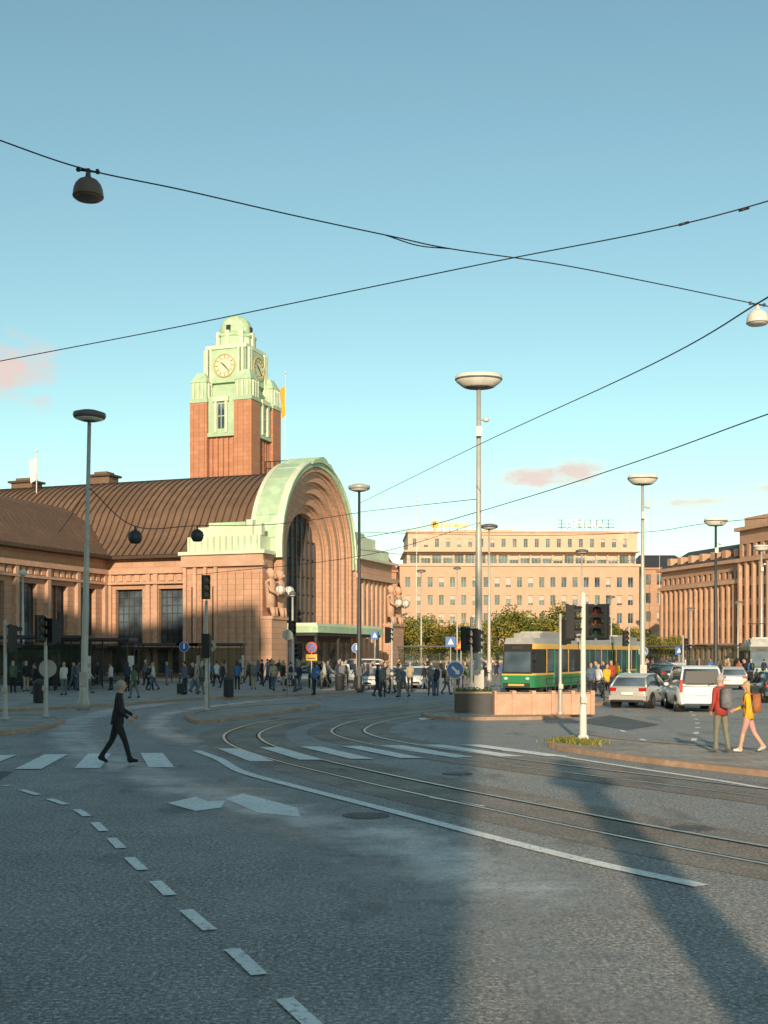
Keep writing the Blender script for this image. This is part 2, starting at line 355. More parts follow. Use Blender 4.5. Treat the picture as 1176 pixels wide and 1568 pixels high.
def island(name,poly,h=.12,mat=PAVE,kw=.28):
    mb=MB(); n=len(poly); P=[Vector(p) for p in poly]
    ar=sum(P[i].x*P[(i+1)%n].y-P[(i+1)%n].x*P[i].y for i in range(n))
    if ar<0: P.reverse()
    inn=[]
    for i in range(n):
        a=(P[i]-P[i-1]).normalized(); b=(P[(i+1)%n]-P[i]).normalized(); na=Vector((-a.y,a.x)); nb=Vector((-b.y,b.x)); m_=(na+nb)
        if m_.length<.2: m_=na
        m_.normalize(); inn.append(P[i]+m_*kw/max(.5,m_.dot(na)))
    v0=[(p.x,p.y,-.01) for p in P]; v1=[(p.x,p.y,h) for p in P]; v2=[(p.x,p.y,h) for p in inn]; v3=[(p.x,p.y,h-.01) for p in inn]
    fs=[(i,(i+1)%n,n+(i+1)%n,n+i) for i in range(n)]+[(n+i,n+(i+1)%n,2*n+(i+1)%n,2*n+i) for i in range(n)]
    mb.add(v0+v1+v2,fs,KERB); mb.add(v3,[tuple(range(n))],mat)
    return mb.obj(name)
def smp(pts,n=5):
    q=cat(pts+[pts[0]],n); return [tuple(p) for p in q[:-1]]
island('plaza_pavement',[G(-300,1097),G(-60,1091),G(60,1088),G(180,1081),G(300,1072),G(450,1066),G(545,1062),G(552,1056),G(520,1047),G(600,1035),(8,160),(-70,190),(-130,120)])
island('pavement_island',smp([G(283,1101),G(300,1094),G(390,1084),G(478,1080),G(486,1084),G(420,1095),G(340,1106),G(298,1108)],4))
island('pavement_island',smp([G(-250,1108),G(-60,1100),G(60,1099),G(98,1104),G(92,1111),G(50,1121),G(-80,1132),G(-250,1140)],4))
island('pavement_island',smp([G(645,1096),G(700,1091),G(800,1090),G(885,1088),G(890,1094),G(850,1101),G(760,1103),G(665,1102)],4))
island('pavement_island',smp([G(840,1145),G(858,1135),G(905,1130),G(960,1138),G(1080,1148),G(1180,1153),G(1330,1162),G(1330,1207),G(1176,1190),G(1000,1170),G(880,1153)],4))
island('pavement_island',[G(868,1083),G(872,1058),G(940,1046),G(1010,1032),G(1012,1036),G(960,1056),G(925,1080)])
island('pavement_island',[G(1130,1050),G(1180,1038),(90,150),(110,120),(60,60),G(1500,1090),G(1300,1075)])
# ---------------------------------------------------------------- railway station
st=empty('railway_station',(-12.2,118,0),radians(-20))
wm=MB(); gm=MB(); fm=MB()
wall(wm,gm,fm,(-9,0),(1,0),(0,-1),9,0,12.4,[(.9,1.6,2.8,9.2),(2.1,2.8,2.8,9.2),(3.3,4.0,2.8,9.2)],GRAN,.5,mx=1,mz=6)
for x in (-8.9,-7.75,-6.55,-5.35): wm.box(x-.0,x+.35,-.3,-.003,0,11.2,GRANP)
for x in (-4.4,-3.5,-2.6,-1.7,-.8): wm.box(x,x+.55,-.18,-.003,0,10.6,GRAN)
wm.box(-9.2,.35,-.45,-.003,11.2,11.75,GRANP); wm.box(-9.1,.2,-.35,-.003,11.75,12.35,GRANP); wm.box(-9.3,.5,-.6,2,12.4,12.75,COPPERL)
wall(wm,gm,fm,(0,0),(0,1),(1,0),2.4,0,12.4,[],GRAN)
wall(wm,gm,fm,(-9,2),(0,-1),(-1,0),2,0,12.4,[],GRAN)
wm.box(-8.6,-.3,0.1,4.5,12.75,14.3,COPPERL); wm.box(-7.8,-1.0,.5,4.5,14.3,15.3,COPPERL); wm.box(-6.6,-2.4,1.0,4.5,15.3,15.8,COPPER)
for i in range(12): wm.box(-8.4+i*.7,-8.25+i*.7,.02,.1,12.8,14.3,COPPER)
for x,hh in ((-1.9,1.6),(-.9,1.2)): wm.box(x,x+.7,.2,.9,14.3,14.3+hh,COPPERL)
wall(wm,gm,fm,(-19.5,2),(1,0),(0,-1),10.5,0,12.4,[(1.1,4.4,3.2,9.2),(6.4,9.7,3.2,9.2)],GRAN,.6,mx=5,mz=7)
for x in (-19.3,-14.55,-13.65,-9.55): wm.box(x,x+.5,1.72,1.997,0,10.8,GRANP)
wm.box(-19.5,-9.2,1.6,1.997,10.8,11.3,GRANP); wm.box(-19.5,-9.2,1.5,1.997,9.7,9.95,GRANP)
for i in range(10): wm.box(-19.1+i*1.03,-18.5+i*1.03,1.85,1.997,10.05,10.7,GRANP)
wm.box(-19.5,-9.2,1.0,2.2,12.4,12.75,ROOFR)
ops=[(1.2+i*5.0,3.9+i*5.0,3.2,9.2) for i in range(7)]
wall(wm,gm,fm,(-19.5,-34),(0,1),(1,0),36,0,12.4,ops,GRAN,.6,mx=4,mz=7)
for i in range(8):
    y=-34+.3+i*5.0-.2; wm.box(-19.497,-19.1,y,y+.5,0,10.8,GRANP)
wm.box(-19.497,-19.0,-34,1.9,10.8,11.3,GRANP); wm.box(-19.497,-19.05,-34,1.9,9.7,9.95,GRANP); wm.box(-20,-18.2,-34.5,1,12.4,12.75,ROOFR)
for i in range(34): wm.box(-19.497,-19.3,-33.8+i*1.05,-33.2+i*1.05,10.05,10.7,GRANP)
wall(wm,gm,fm,(-44,-34),(1,0),(0,-1),24.5,0,12.4,[(2+i*4,4.4+i*4,3.2,9.2) for i in range(5)],GRAN,.5,mx=3,mz=6)
wm.box(-19.4,-16.8,-33,0.6,2.9,3.15,STEELD); wm.box(-19.3,-9.3,.2,1.9,2.85,3.05,STEELD)
for i in range(9):
    gm.box(-19.46,-19.42,-33+i*3.8,-33+i*3.8+3,.3,2.8,GLASS2); fm.box(-19.42,-19.3,-33+i*3.8-.1,-33+i*3.8,.1,2.85,FRAME)
for i in range(4): gm.box(-19.0+i*2.5,-17.0+i*2.5,1.955,1.99,.3,2.75,GLASS2)
for y in range(-32,1,4): wm.box(-17.0,-16.85,y,y+.15,0,2.9,STEELD)
wall(wm,gm,fm,(1.0,23.3),(0,1),(1,0),12.5,0,13.6,[(2.5+i*2.2,3.3+i*2.2,3.5,9) for i in range(2)],GRAN,.5,mx=1,mz=6)
wall(wm,gm,fm,(-12,23.3),(1,0),(0,-1),13,0,13.6,[],GRAN)
for i in range(8): wm.box(1.003,1.25,23.5+i*1.55,24.1+i*1.55,0,11.2,GRANP)
wm.box(1.003,1.6,23.2,36,11.3,11.9,GRANP); wm.box(-12,1.7,23.1,36.1,13.6,13.9,COPPERL)
wm.box(-6,.9,24.0,35,13.9,15.3,COPPERL); wm.box(-5,.2,25.0,32,15.3,16.6,COPPERL); wm.box(-4,-.5,26.0,30,16.6,17.2,COPPER)
wm.box(-44,-9.2,3.2,24,0,12.3,GRAN)
CY=12.9; ZS=13.0
def band(mb,r0,r1,x0,x1,zb,mat,n=48,zs=ZS):
    pts=[]
    for i in range(n+1):
        a=pi-pi*i/n; pts.append((cos(a),sin(a)))
    secs=[]
    def sec(y0,z0,y1,z1): return [(x1,y0,z0),(x1,y1,z1),(x0,y1,z1),(x0,y0,z0)]
    secs.append(sec(CY-r0,zb,CY-r1,zb))
    for c_,s_ in pts: secs.append(sec(CY+r0*c_,zs+r0*s_,CY+r1*c_,zs+r1*s_))
    secs.append(sec(CY+r0,zb,CY+r1,zb))
    mb.loft(secs,mat,True,False)
band(wm,9.85,10.4,-2.6,.9,12.2,COPPER); band(wm,10.4,10.56,.3,1.05,12.2,COPPERL); band(wm,10.4,10.52,-2.7,-2.2,12.2,COPPERL); band(wm,9.5,10.38,-2.8,-.2,12.0,COPPERL)
for i in range(13):
    a=pi*(i+.5)/13; c_,s_=cos(a),sin(a)
    wm.add([(-2.6,CY+10.4*c_-.06*s_,ZS+10.4*s_+.06*c_),(.85,CY+10.4*c_-.06*s_,ZS+10.4*s_+.06*c_),(.85,CY+10.48*c_,ZS+10.48*s_),(-2.6,CY+10.48*c_,ZS+10.48*s_),(-2.6,CY+10.4*c_+.06*s_,ZS+10.4*s_-.06*c_),(.85,CY+10.4*c_+.06*s_,ZS+10.4*s_-.06*c_)],[(0,1,2,3),(4,5,2,3)],COPPER)
# splayed stone orders stepping in to the great window
rs=[9.82,9.35,9.0,8.25,7.9,7.05,6.7,5.8,5.45,4.9]; xf=[.75,.45,.32,-.05,-.15,-.5,-.62,-1.0,-1.15]
for i in range(9): band(wm,rs[i+1],rs[i],-2.6,xf[i],0,GRANP if i%2 else GRAN)
gm.box(-2.1,-2.0,CY-4.9,CY+4.9,5,17.9,GLASS)
for i in range(8):
    y=CY-4.5+i*1.28; hh=ZS+sqrt(max(.1,4.9**2-(y-CY)**2)); fm.box(-2.0,-1.75,y-.12,y+.12,5,hh,FRAME)
for z in (7,9,11,13,15,17): fm.box(-1.98,-1.85,CY-4.8,CY+4.8,z-.06,z+.06,FRAME)
wm.box(-2.5,-1.6,CY-4.9,CY+4.9,3.9,5.3,GRANP)
cr=[(-3.0,9.85,9.95),(-2.2,10.05,10.5),(-1.5,10.2,10.55),(-.8,10.3,10.9),(0,10.35,11.05),(.8,10.3,10.9),(1.5,10.2,10.55),(2.2,10.05,10.5),(3.0,9.85,9.95)]
wm.loft([[(-2.6,CY+y,ZS+a),(1.2,CY+y,ZS+a),(1.2,CY+y,ZS+b),(-2.6,CY+y,ZS+b)] for y,a,b in cr],COPPER)
wm.box(.8,4.6,3.4,22.6,4.5,5.2,COPPER); wm.box(.8,4.4,3.6,22.4,5.2,5.5,COPPERL); wm.box(.85,4.4,3.6,22.4,4.2,4.5,STEELD)
wm.box(.76,.8,3.7,22.2,.1,4.2,FRAME)
for i in range(8): gm.box(.81,.84,4.2+i*2.25,6.1+i*2.25,.3,3.6,GLASS2)
for y in (4,10,16,22): wm.box(4.0,4.25,y-.12,y+.12,0,4.2,STEELD)
wm.box(.003,1.2,-.4,3.2,0,5.8,GRAN); wm.box(.0,1.35,-.5,3.3,5.8,6.1,GRANP)
wm.box(1.303,2.3,31.8,36.8,0,5.8,GRAN); wm.box(1.303,2.5,31.7,36.9,5.8,6.1,GRANP)
wm.obj('walls',st); gm.obj('windows',st); fm.obj('window_frames',st)
rm=MB()
def rprof(s):
    y=.9+(CY-.9)*s; z=12.75+9.6*(sin(min(1,s)*pi/2)**.92); z-= .9*sin(pi*min(1,s*3))*(1 if s<.333 else 0)
    return y,z
N_=18; pr=[rprof(i/N_) for i in range(N_+1)]; full=pr+[(2*CY-y,z) for y,z in reversed(pr[:-1])]
rm.loft([[(x,y,z) for y,z in full] for x in (-42,-2.3)],ROOFM,False,True,False)
x=-41.5
while x<-2.5:
    for i in range(N_):
        (y0,z0),(y1,z1)=pr[i],pr[i+1]
        rm.add([(x-.05,y0-.04,z0),(x+.05,y0-.04,z0),(x+.05,y1-.04,z1),(x-.05,y1-.04,z1),(x-.05,y0-.09,z0+.1),(x+.05,y0-.09,z0+.1),(x+.05,y1-.09,z1+.1),(x-.05,y1-.09,z1+.1)],
            [(0,3,2,1),(4,5,6,7),(0,1,5,4),(1,2,6,5),(2,3,7,6),(3,0,4,7)],ROOFR)
    x+=.85
rm.tube([(-42,CY,22.4),(-2.4,CY,22.4)],.15,ROOFR,8)
rm.add([(-42,y,z) for y,z in full],[tuple(range(len(full)))],GRANP)
M_=12
def lp(s): return (-18.4-12.6*s, 12.75+6.4*(sin(s*pi/2)**.9)-.6*(sin(pi*min(1,s*3)) if s<.333 else 0))
q=[lp(i/M_) for i in range(M_+1)]; fq=q+[(-62-x,z) for x,z in reversed(q[:-1])]
rm.loft([[(x,y,z) for x,z in fq] for y in (-34.5,12)],ROOFM,False,True,False)
rm.add([(x,-34.5,z) for x,z in fq],[tuple(range(len(fq)))],GRANP)
y=-34.2
while y<9:
    for i in range(M_):
        (x0,z0),(x1,z1)=q[i],q[i+1]
        rm.add([(x0+.03,y-.05,z0),(x0+.03,y+.05,z0),(x1+.03,y+.05,z1),(x1+.03,y-.05,z1),(x0+.08,y-.05,z0+.1),(x0+.08,y+.05,z0+.1),(x1+.08,y+.05,z1+.1),(x1+.08,y-.05,z1+.1)],
            [(0,3,2,1),(4,5,6,7),(0,1,5,4),(1,2,6,5),(2,3,7,6),(3,0,4,7)],ROOFR)
    y+=.85
for (x,y,z,w_) in ((-27,CY,22.2,2.6),(-38,CY,22,3.0)):
    rm.box(x-w_/2,x+w_/2,y-1,y+1,z-.5,z+1.0,ROOFM); rm.box(x-w_/2-.3,x+w_/2+.3,y-1.3,y+1.3,z+1.0,z+1.25,ROOFR); rm.box(x-w_/3,x+w_/3,y-.8,y+.8,z+1.25,z+1.6,ROOFM)
for i in range(6): rm.tube([(-2.9-i*.6,CY,22.3),(-2.9-i*.6,CY,23.9)],.06,STEELD,5)
rm.tube([(-2.9,CY,23.9),(-5.9,CY,23.9)],.06,STEELD,5); rm.tube([(-2.9,CY,23.1),(-5.9,CY,23.1)],.06,STEELD,5)
rm.obj('roof',st)
def statue(name,loc,rz):
    mb=MB(); m=GRANP
    mb.loft([[(cos(a)*.62,sin(a)*.5,0) for a in [k*pi/5 for k in range(10)]],[(cos(a)*.55,sin(a)*.48,1.0) for a in [k*pi/5 for k in range(10)]],[(cos(a)*.75,sin(a)*.55,2.1) for a in [k*pi/5 for k in range(10)]],[(cos(a)*.85,sin(a)*.5,2.6) for a in [k*pi/5 for k in range(10)]],[(cos(a)*.3,sin(a)*.3,2.95) for a in [k*pi/5 for k in range(10)]]],m,True,True)
    mb.sph((0,.08,3.4),(.36,.42,.5),m); mb.box(-.05,.05,.42,.6,3.2,3.42,m); mb.sph((0,-.05,3.6),(.4,.42,.4),m)
    for s in (-1,1):
        mb.tube([(s*.75,0,2.5),(s*.8,.35,1.7),(s*.35,.9,1.35)],[.26,.22,.16],m,8); mb.sph((s*.3,.95,1.32),.17,m,8)
        mb.tube([(s*.3,.35,0),(s*.3,.5,-.9)],[.3,.22],m,8)
    mb.sph((0,1.1,1.75),.5,LAMPW,14); mb.tube([(0,1.1,1.2),(0,1.1,2.3)],.06,FRAME,6)
    for k in range(6): mb.tube([(.5*cos(k*pi/3)*sin(j*pi/6)*1.02,1.1+.5*sin(k*pi/3)*sin(j*pi/6)*1.02,1.75+.51*cos(j*pi/6)) for j in range(7)],.025,FRAME,4)
    return mb.obj(name,None,loc,rz)
SM=Matrix.Translation((-12.2,118,0))@Matrix.Rotation(radians(-20),4,'Z')
for (x,y) in ((.75,.3),(.75,2.4),(1.9,32.9),(1.9,35.6)):
    statue('stone_statue',SM@Vector((x,y,6.95)),radians(-20-90))

# ---------------------------------------------------------------- clock tower
tw=empty('clock_tower',(-20.5,163,0),radians(-20)); mb=MB(); cl=MB()
mb.box(-3.9,3.9,-3.9,3.9,0,36.8,GRAN2)
for sx in (-1,1):
    for sy in (-1,1):
        cx,cy=sx*3.35,sy*3.35
        mb.box(cx-1.3,cx+1.3,cy-1.3,cy+1.3,0,36.4,GRAN2); mb.box(cx-1.4,cx+1.4,cy-1.4,cy+1.4,36.4,36.9,COPPER)
        mb.box(cx-1.2,cx+1.2,cy-1.2,cy+1.2,36.9,39.2,COPPER)
        mb.loft([[(cx-1.3,cy-1.3,39.2),(cx+1.3,cy-1.3,39.2),(cx+1.3,cy+1.3,39.2),(cx-1.3,cy+1.3,39.2)],[(cx-.6,cy-.6,40.6),(cx+.6,cy-.6,40.6),(cx+.6,cy+.6,40.6),(cx-.6,cy+.6,40.6)]],COPPER)
        for k in (-.7,0,.7):
            mb.box(cx+k-.12,cx+k+.12,cy-1.42,cy-1.2,36.9,39.1,COPPERL); mb.box(cx+1.2,cx+1.42,cy+k-.12,cy+k+.12,36.9,39.1,COPPERL)
        for k in (-.85,.0,.85):
            mb.box(cx+k-.12,cx+k+.12,cy-1.4,cy-1.303,20,36.2,GRAN2)
for k in (-1.6,-.8,0,.8,1.6):
    mb.box(k-.16,k+.16,-4.2,-3.903,18,31.5,GRAN2); mb.box(3.903,4.2,k-.16,k+.16,18,31.5,GRAN2)
for rot in range(4):
    mb.T=Matrix.Rotation(rot*pi/2,4,'Z'); cl.T=mb.T
    mb.box(-2.0,2.0,-4.3,-3.91,32.2,37.2,COPPER); mb.box(-2.3,2.3,-4.5,-3.9,31.7,32.2,COPPER); mb.box(-1.0,-.6,-4.6,-4.3,32.2,36.4,COPPERL); mb.box(.6,1.0,-4.6,-4.3,32.2,36.4,COPPERL); mb.box(-1.2,1.2,-4.7,-4.3,36.4,37.0,COPPERL)
    cl.box(-.5,.5,-4.36,-4.303,32.8,36.1,GLASS); cl.box(-.04,.04,-4.42,-4.37,32.8,36.1,COPPERL); cl.box(-.5,.5,-4.42,-4.37,34.4,34.5,COPPERL)
    for k in (-2.7,-2.1,2.1,2.7): mb.box(k-.16,k+.16,-3.5,-3.2,38,43.9,COPPERL)
    def ring(r0,r1,yy,mat,y2): 
        n=32; secs=[[(r*cos(2*pi*k/n),yq,41.5+r*sin(2*pi*k/n)) for k in range(n)] for r,yq in ((r1,yy),(r1,y2),(r0,y2),(r0,yy))]
        cl.loft(secs,mat,False,False)
    n=32; cl.add([(1.45*cos(2*pi*k/n),-3.42,41.5+1.45*sin(2*pi*k/n)) for k in range(n)],[tuple(range(n))],COPPERL)
    ring(1.45,1.62,-3.2,GOLD,-3.55); ring(.95,1.0,-3.42,GOLD,-3.47)
    for k in range(12):
        a=k*pi/6; c1=Vector((sin(a),0,cos(a))); 
        cl.tube([Vector((0,-3.48,41.5))+c1*1.08,Vector((0,-3.48,41.5))+c1*1.36],.07,GOLD,4)
    cl.tube([(0,-3.52,41.5),(.75*sin(5.4),-3.52,41.5+.75*cos(5.4))],[.09,.04],BLACK,5); cl.tube([(0,-3.54,41.5),(1.2*sin(2.4),-3.54,41.5+1.2*cos(2.4))],[.08,.03],BLACK,5)
mb.T=Matrix.Identity(4)
mb.box(-2.9,2.9,-2.9,2.9,36.8,44.2,COPPER); mb.box(-3.2,3.2,-3.2,3.2,37.0,38.6,COPPER)
for rot in range(4):
    mb.T=Matrix.Rotation(rot*pi/2,4,'Z'); mb.box(-2.0,2.0,-3.4,-2.9,39.2,43.6,COPPER)
mb.T=Matrix.Identity(4)
mb.box(-3.1,3.1,-3.1,3.1,43.9,44.4,COPPERL)
def octo(r,z): return [(r*cos(pi/8+k*pi/4),r*sin(pi/8+k*pi/4),z) for k in range(8)]
mb.loft([octo(2.75,44.4),octo(2.7,45.8),octo(2.85,45.8),octo(2.85,46.1),octo(2.35,46.1)],COPPER)
for k in range(8):
    a=k*pi/4; mb.box(2.45*cos(a)-.3,2.45*cos(a)+.3,2.45*sin(a)-.3,2.45*sin(a)+.3,44.4,46.5,COPPERL)
mb.lathe([(2.3,46.1),(2.3,46.9),(2.15,47.6),(1.8,48.3),(1.2,48.8),(.5,49.05),(.1,49.1)],(0,0,0),COPPER,16)
for k in range(4):
    a=k*pi/2-pi/2; cl.T=Matrix.Rotation(a,4,'Z'); cl.box(2.0,2.4,-.3,.3,46.4,47.3,BLACK)
cl.T=Matrix.Identity(4)
mb.obj('tower_shaft',tw); cl.obj('clock_faces',tw)

# ---------------------------------------------------------------- hotel
ho=empty('hotel_building',(4,300,0),radians(1.5)); wm=MB(); gm=MB(); fm=MB()
cols=[(1.4+i*2.86,2.75+i*2.86) for i in range(21)]
ops=[]
for (a,b) in cols:
    for z in (5.2,10.0,14.6,19.2): ops.append((a,b,z,z+2.6))
ops2=[(1.2+i*5.72,5.6+i*5.72,.4,3.6) for i in range(10)]
wall(wm,gm,fm,(0,0),(1,0),(0,-1),61.5,0,24.6,ops+ops2,HOTEL,.35,frame=FRAMEL,mx=2,mz=1,sill=HOTELL)
wall(wm,gm,fm,(0,28),(0,-1),(-1,0),28,0,24.6,[(2+i*3,3.4+i*3,z,z+2.5) for i in range(8) for z in (5.2,10,14.6,19.2)],HOTEL,.35,frame=FRAMEL,mx=2)
wall(wm,gm,fm,(61.5,0),(0,1),(1,0),28,0,24.6,[],HOTEL)
wm.box(-.4,61.9,-.4,28,24.6,25.2,HOTELL); wm.box(-.3,61.8,-.3,-.003,4.1,4.5,HOTELL)
gops=[(.8+i*2.86,3.2+i*2.86,25.6,27.8) for i in range(21)]
wall(wm,gm,fm,(2,3.2),(1,0),(0,-1),59.4,25.2,28.4,[(o[0],min(o[1],59.2),o[2],o[3]) for o in gops if o[0]<59],HOTELL,.5,frame=FRAMEL,mx=3)
wm.box(1.2,62,1.0,28,28.4,28.8,HOTELL)
wall(wm,gm,fm,(2.2,1.9),(1,0),(0,-1),59.3,28.8,33.4,[(1.2+i*2.86,2.3+i*2.86,29.6,31.8) for i in range(20)],HOTELL,.35,frame=FRAMEL,mx=2)
wall(wm,gm,fm,(2.2,28),(0,-1),(-1,0),26.1,28.8,33.4,[],HOTELL)
wall(wm,gm,fm,(61.5,1.9),(0,1),(1,0),26,28.8,33.4,[],HOTELL)
wall(wm,gm,fm,(2,28),(0,-1),(-1,0),24.8,25.2,28.4,[],HOTELL)
wm.box(1.9,61.9,1.5,28,33.4,33.9,HOTELL)
wm.box(15,30,8,20,33.9,34.8,HOTELL)
for i in range(60): fm.box(.1+i*1.03,.16+i*1.03,-.2,-.14,25.2,26.2,STEELD)
fm.box(0,61.5,-.2,-.14,26.15,26.25,STEELD)
for i in range(20): fm.box(2.4+i*3,2.46+i*3,1.6,1.66,33.9,34.9,STEEL)
fm.box(2.2,61.5,1.6,1.66,34.85,34.92,STEEL)
wm.box(0.5,61,-2.2,-.4,3.7,4.1,DARKROOF)
wm.obj('walls',ho); gm.obj('windows',ho); fm.obj('railings_and_frames',ho)
def textobj(name,body,size,loc,mat,ext=.08,parent=None):
    cu=bpy.data.curves.new(name,'FONT'); cu.body=body; cu.size=size; cu.extrude=ext; cu.offset=.04; o=bpy.data.objects.new(name,cu); S.collection.objects.link(o)
    o.rotation_euler=(pi/2,0,0); o.location=loc; cu.materials.append(mat)
    if parent: o.parent=parent
    return o
rsg=empty('rooftop_sign',(46.5,301,34.2)); textobj('letters','TENNIA',2.9,(-.6,-.2,.3),WHITE,.1,rsg)
mb=MB()
for i in range(9): mb.tube([(-1+i*1.5,.3,0),(-1+i*1.5,.3,2.4)],.07,STEELD,4)
for z in (.4,1.3,2.3): mb.tube([(-2,.3,z),(12.5,.3,z)],.06,STEELD,4)
mb.obj('sign_frame',rsg)
rs2=empty('rooftop_sign',(13,301,34.0)); mb=MB()
secs=[[(1.1*cos(2*pi*k/20),yy,1.3+1.1*sin(2*pi*k/20)) for k in range(20)] for yy in (0,.3)]
mb.loft(secs,YEL); mb.tube([(0,.4,-.2),(0,.4,2)],.08,STEEL,5)
for i in range(4): mb.tube([(1.8+i*2,.3,-.2),(1.8+i*2,.3,1.4)],.06,STEEL,4)
mb.obj('sign_disc',rs2); textobj('letter','P',1.7,(-.5,-.1,.7),BLACK,.05,rs2); textobj('letters','Finnkino',2.1,(1.4,-.1,.6),YEL,.1,rs2)

# ---------------------------------------------------------------- colonnaded office on right
e0=Vector((63.,267.)); e1=Vector((72.,235.)); U=(e1-e0).normalized(); N=Vector((-U.y,U.x)); 
if N.x>0: N=-N
hb=empty('colonnaded_office_building',(0,0,0)); wm=MB(); gm=MB(); fm=MB()
P=e0; L1=33.5; L2=60
ops=[(1.0+i*2.1,2.3+i*2.1,z,z+2.4) for i in range(15) for z in (1.0,5.4,9.3,13.2)]+[(1.0+i*2.1,2.2+i*2.1,17.6,19.0) for i in range(15)]
wall(wm,gm,fm,P,U,N,L1,0,20.6,ops,SAND,.5,mx=2,mz=2)
for i in range(16): obox(wm,P,U,N,.3+i*2.1,.85+i*2.1,.003,.55,4.4,16.4,SANDP)
obox(wm,P,U,N,-.3,L1,.003,.8,16.4,17.2,SANDP); obox(wm,P,U,N,-.5,L1,.003,1.1,20.6,21.3,SANDP); obox(wm,P,U,N,-.3,L1,.003,.7,3.9,4.4,SANDP)
obox(wm,P,U,N,0,L1,-16,-.0,20.61,20.9,DARKROOF)
def pt(u,n,z): return (P[0]+U[0]*u+N[0]*n,P[1]+U[1]*u+N[1]*n,z)
wm.add([pt(0,.6,21.3),pt(L1,.6,21.3),pt(L1,-7,25.5),pt(0,-7,25.5),pt(L1,-16,21.3),pt(0,-16,21.3)],[(0,1,2,3),(3,2,4,5),(0,3,5),(1,4,2)],DARKROOF)
for i in range(7): obox(wm,P,U,N,2+i*4.5,3.4+i*4.5,-2.6,-.4,22.0,23.6,SANDP); 
obox(wm,P,U,N,0,.01,-16,0,0,20.6,SAND)
P2=P+U*L1; 
ops=[(1.0+i*2.4,2.4+i*2.4,z,z+2.5) for i in range(24) for z in (1.0,5.4,9.3,13.2,17.4,21.5)]
wall(wm,gm,fm,P2+N*1.2,U,N,L2,0,26.6,ops,SAND,.5,mx=2,mz=2)
for i in range(25): obox(wm,P2+N*1.2,U,N,.25+i*2.4,.8+i*2.4,.003,.6,4.4,20.4,SANDP)
obox(wm,P2+N*1.2,U,N,-.2,L2,.003,.9,20.4,21.0,SANDP); obox(wm,P2,U,N,-.5,L2,-15,2.2,26.6,27.3,SANDP); obox(wm,P2,U,N,.5,L2,-14,0.4,27.3,29.3,SANDP); obox(wm,P2,U,N,0,.3,-16,1.1,0,26.59,SAND)
obox(wm,P2+N*1.2,U,N,-.2,L2,.003,1.5,3.7,4.2,DARKROOF)
wm.obj('walls_and_roof',hb); gm.obj('windows',hb); fm.obj('window_frames',hb)

def simple_building(name,x0,x1,y0,y1,h,mat,roof=DARKROOF,rh=0,fl=4,sp=3.0,rz=0,glass=None):
    e=empty(name,(x0,y0,0),rz); wm=MB();gm=MB();fm=MB(); wd=x1-x0; dp=y1-y0
    fh=h/fl; nc=max(1,int(wd/sp)); nd=max(1,int(dp/sp))
    o1=[(.8+i*sp,.8+i*sp+sp*.45,.9+k*fh,.9+k*fh+fh*.55) for i in range(nc) for k in range(fl) if .8+i*sp+sp*.45<wd]
    o2=[(.8+i*sp,.8+i*sp+sp*.45,.9+k*fh,.9+k*fh+fh*.55) for i in range(nd) for k in range(fl) if .8+i*sp+sp*.45<dp]
    wall(wm,gm,fm,(0,0),(1,0),(0,-1),wd,0,h,o1,mat,.3,mx=2); wall(wm,gm,fm,(0,dp),(0,-1),(-1,0),dp,0,h,o2,mat,.3,mx=2); wall(wm,gm,fm,(wd,0),(0,1),(1,0),dp,0,h,o2,mat,.3,mx=2)
    wall(wm,gm,fm,(wd,dp),(-1,0),(0,1),wd,0,h,[],mat)
    wm.box(-.4,wd+.4,-.4,dp+.4,h,h+.5,mat)
    if rh: wm.add([(-.4,-.4,h+.5),(wd+.4,-.4,h+.5),(wd+.4,dp+.4,h+.5),(-.4,dp+.4,h+.5),(2,dp/2,h+.5+rh),(wd-2,dp/2,h+.5+rh)],[(0,1,5,4),(1,2,5),(2,3,4,5),(3,0,4)],roof)
    wm.obj('walls_and_roof',e); gm.obj('windows',e); fm.obj('window_frames',e); return e
simple_building('apartment_building',70,84,318,345,25,SAND,DARKROOF,4.5,5)
simple_building('apartment_building',67.5,78,400,430,34,HOTEL,DARKROOF,5,7)
simple_building('apartment_building',84,130,330,360,22,SAND,DARKROOF,4,5)
simple_building('brick_building',-6,3,285,310,22,GRAN2,REDROOF,4.5,5)
simple_building('brick_building',-60,-7,290,315,16,HOTEL,DARKROOF,4,4)
simple_building('apartment_building',-140,-70,230,260,14,HOTEL,DARKROOF,3,4)
simple_building('apartment_building',130,200,180,220,22,HOTEL,DARKROOF,3,5)
# buildings behind the viewer: these cast the long evening shadow on the square
simple_building('office_building',-120,-23.8,-30,-16,48,HOTEL,DARKROOF,0,12,4)
simple_building('office_building',-23.3,-12.4,-28,-16,39,SAND,DARKROOF,0,10,3.4)
simple_building('office_building',-11.9,-2.0,-24,-16,26.5,HOTEL,DARKROOF,0,7,3)
mb=MB(); mb.lathe([(.5,0),(.5,.4),(.38,.5),(.36,2.4),(.42,2.5),(.32,2.8),(.28,8.2),(.6,8.4),(.6,8.7),(.34,8.9),(.3,9.6),(.05,10)],(0,0,0),GRANPINK,24); mb.obj('shadow_caster_column',None,(1.45,-6,0))  # unseen pillar added behind the camera, shaped to cast the shadow strip
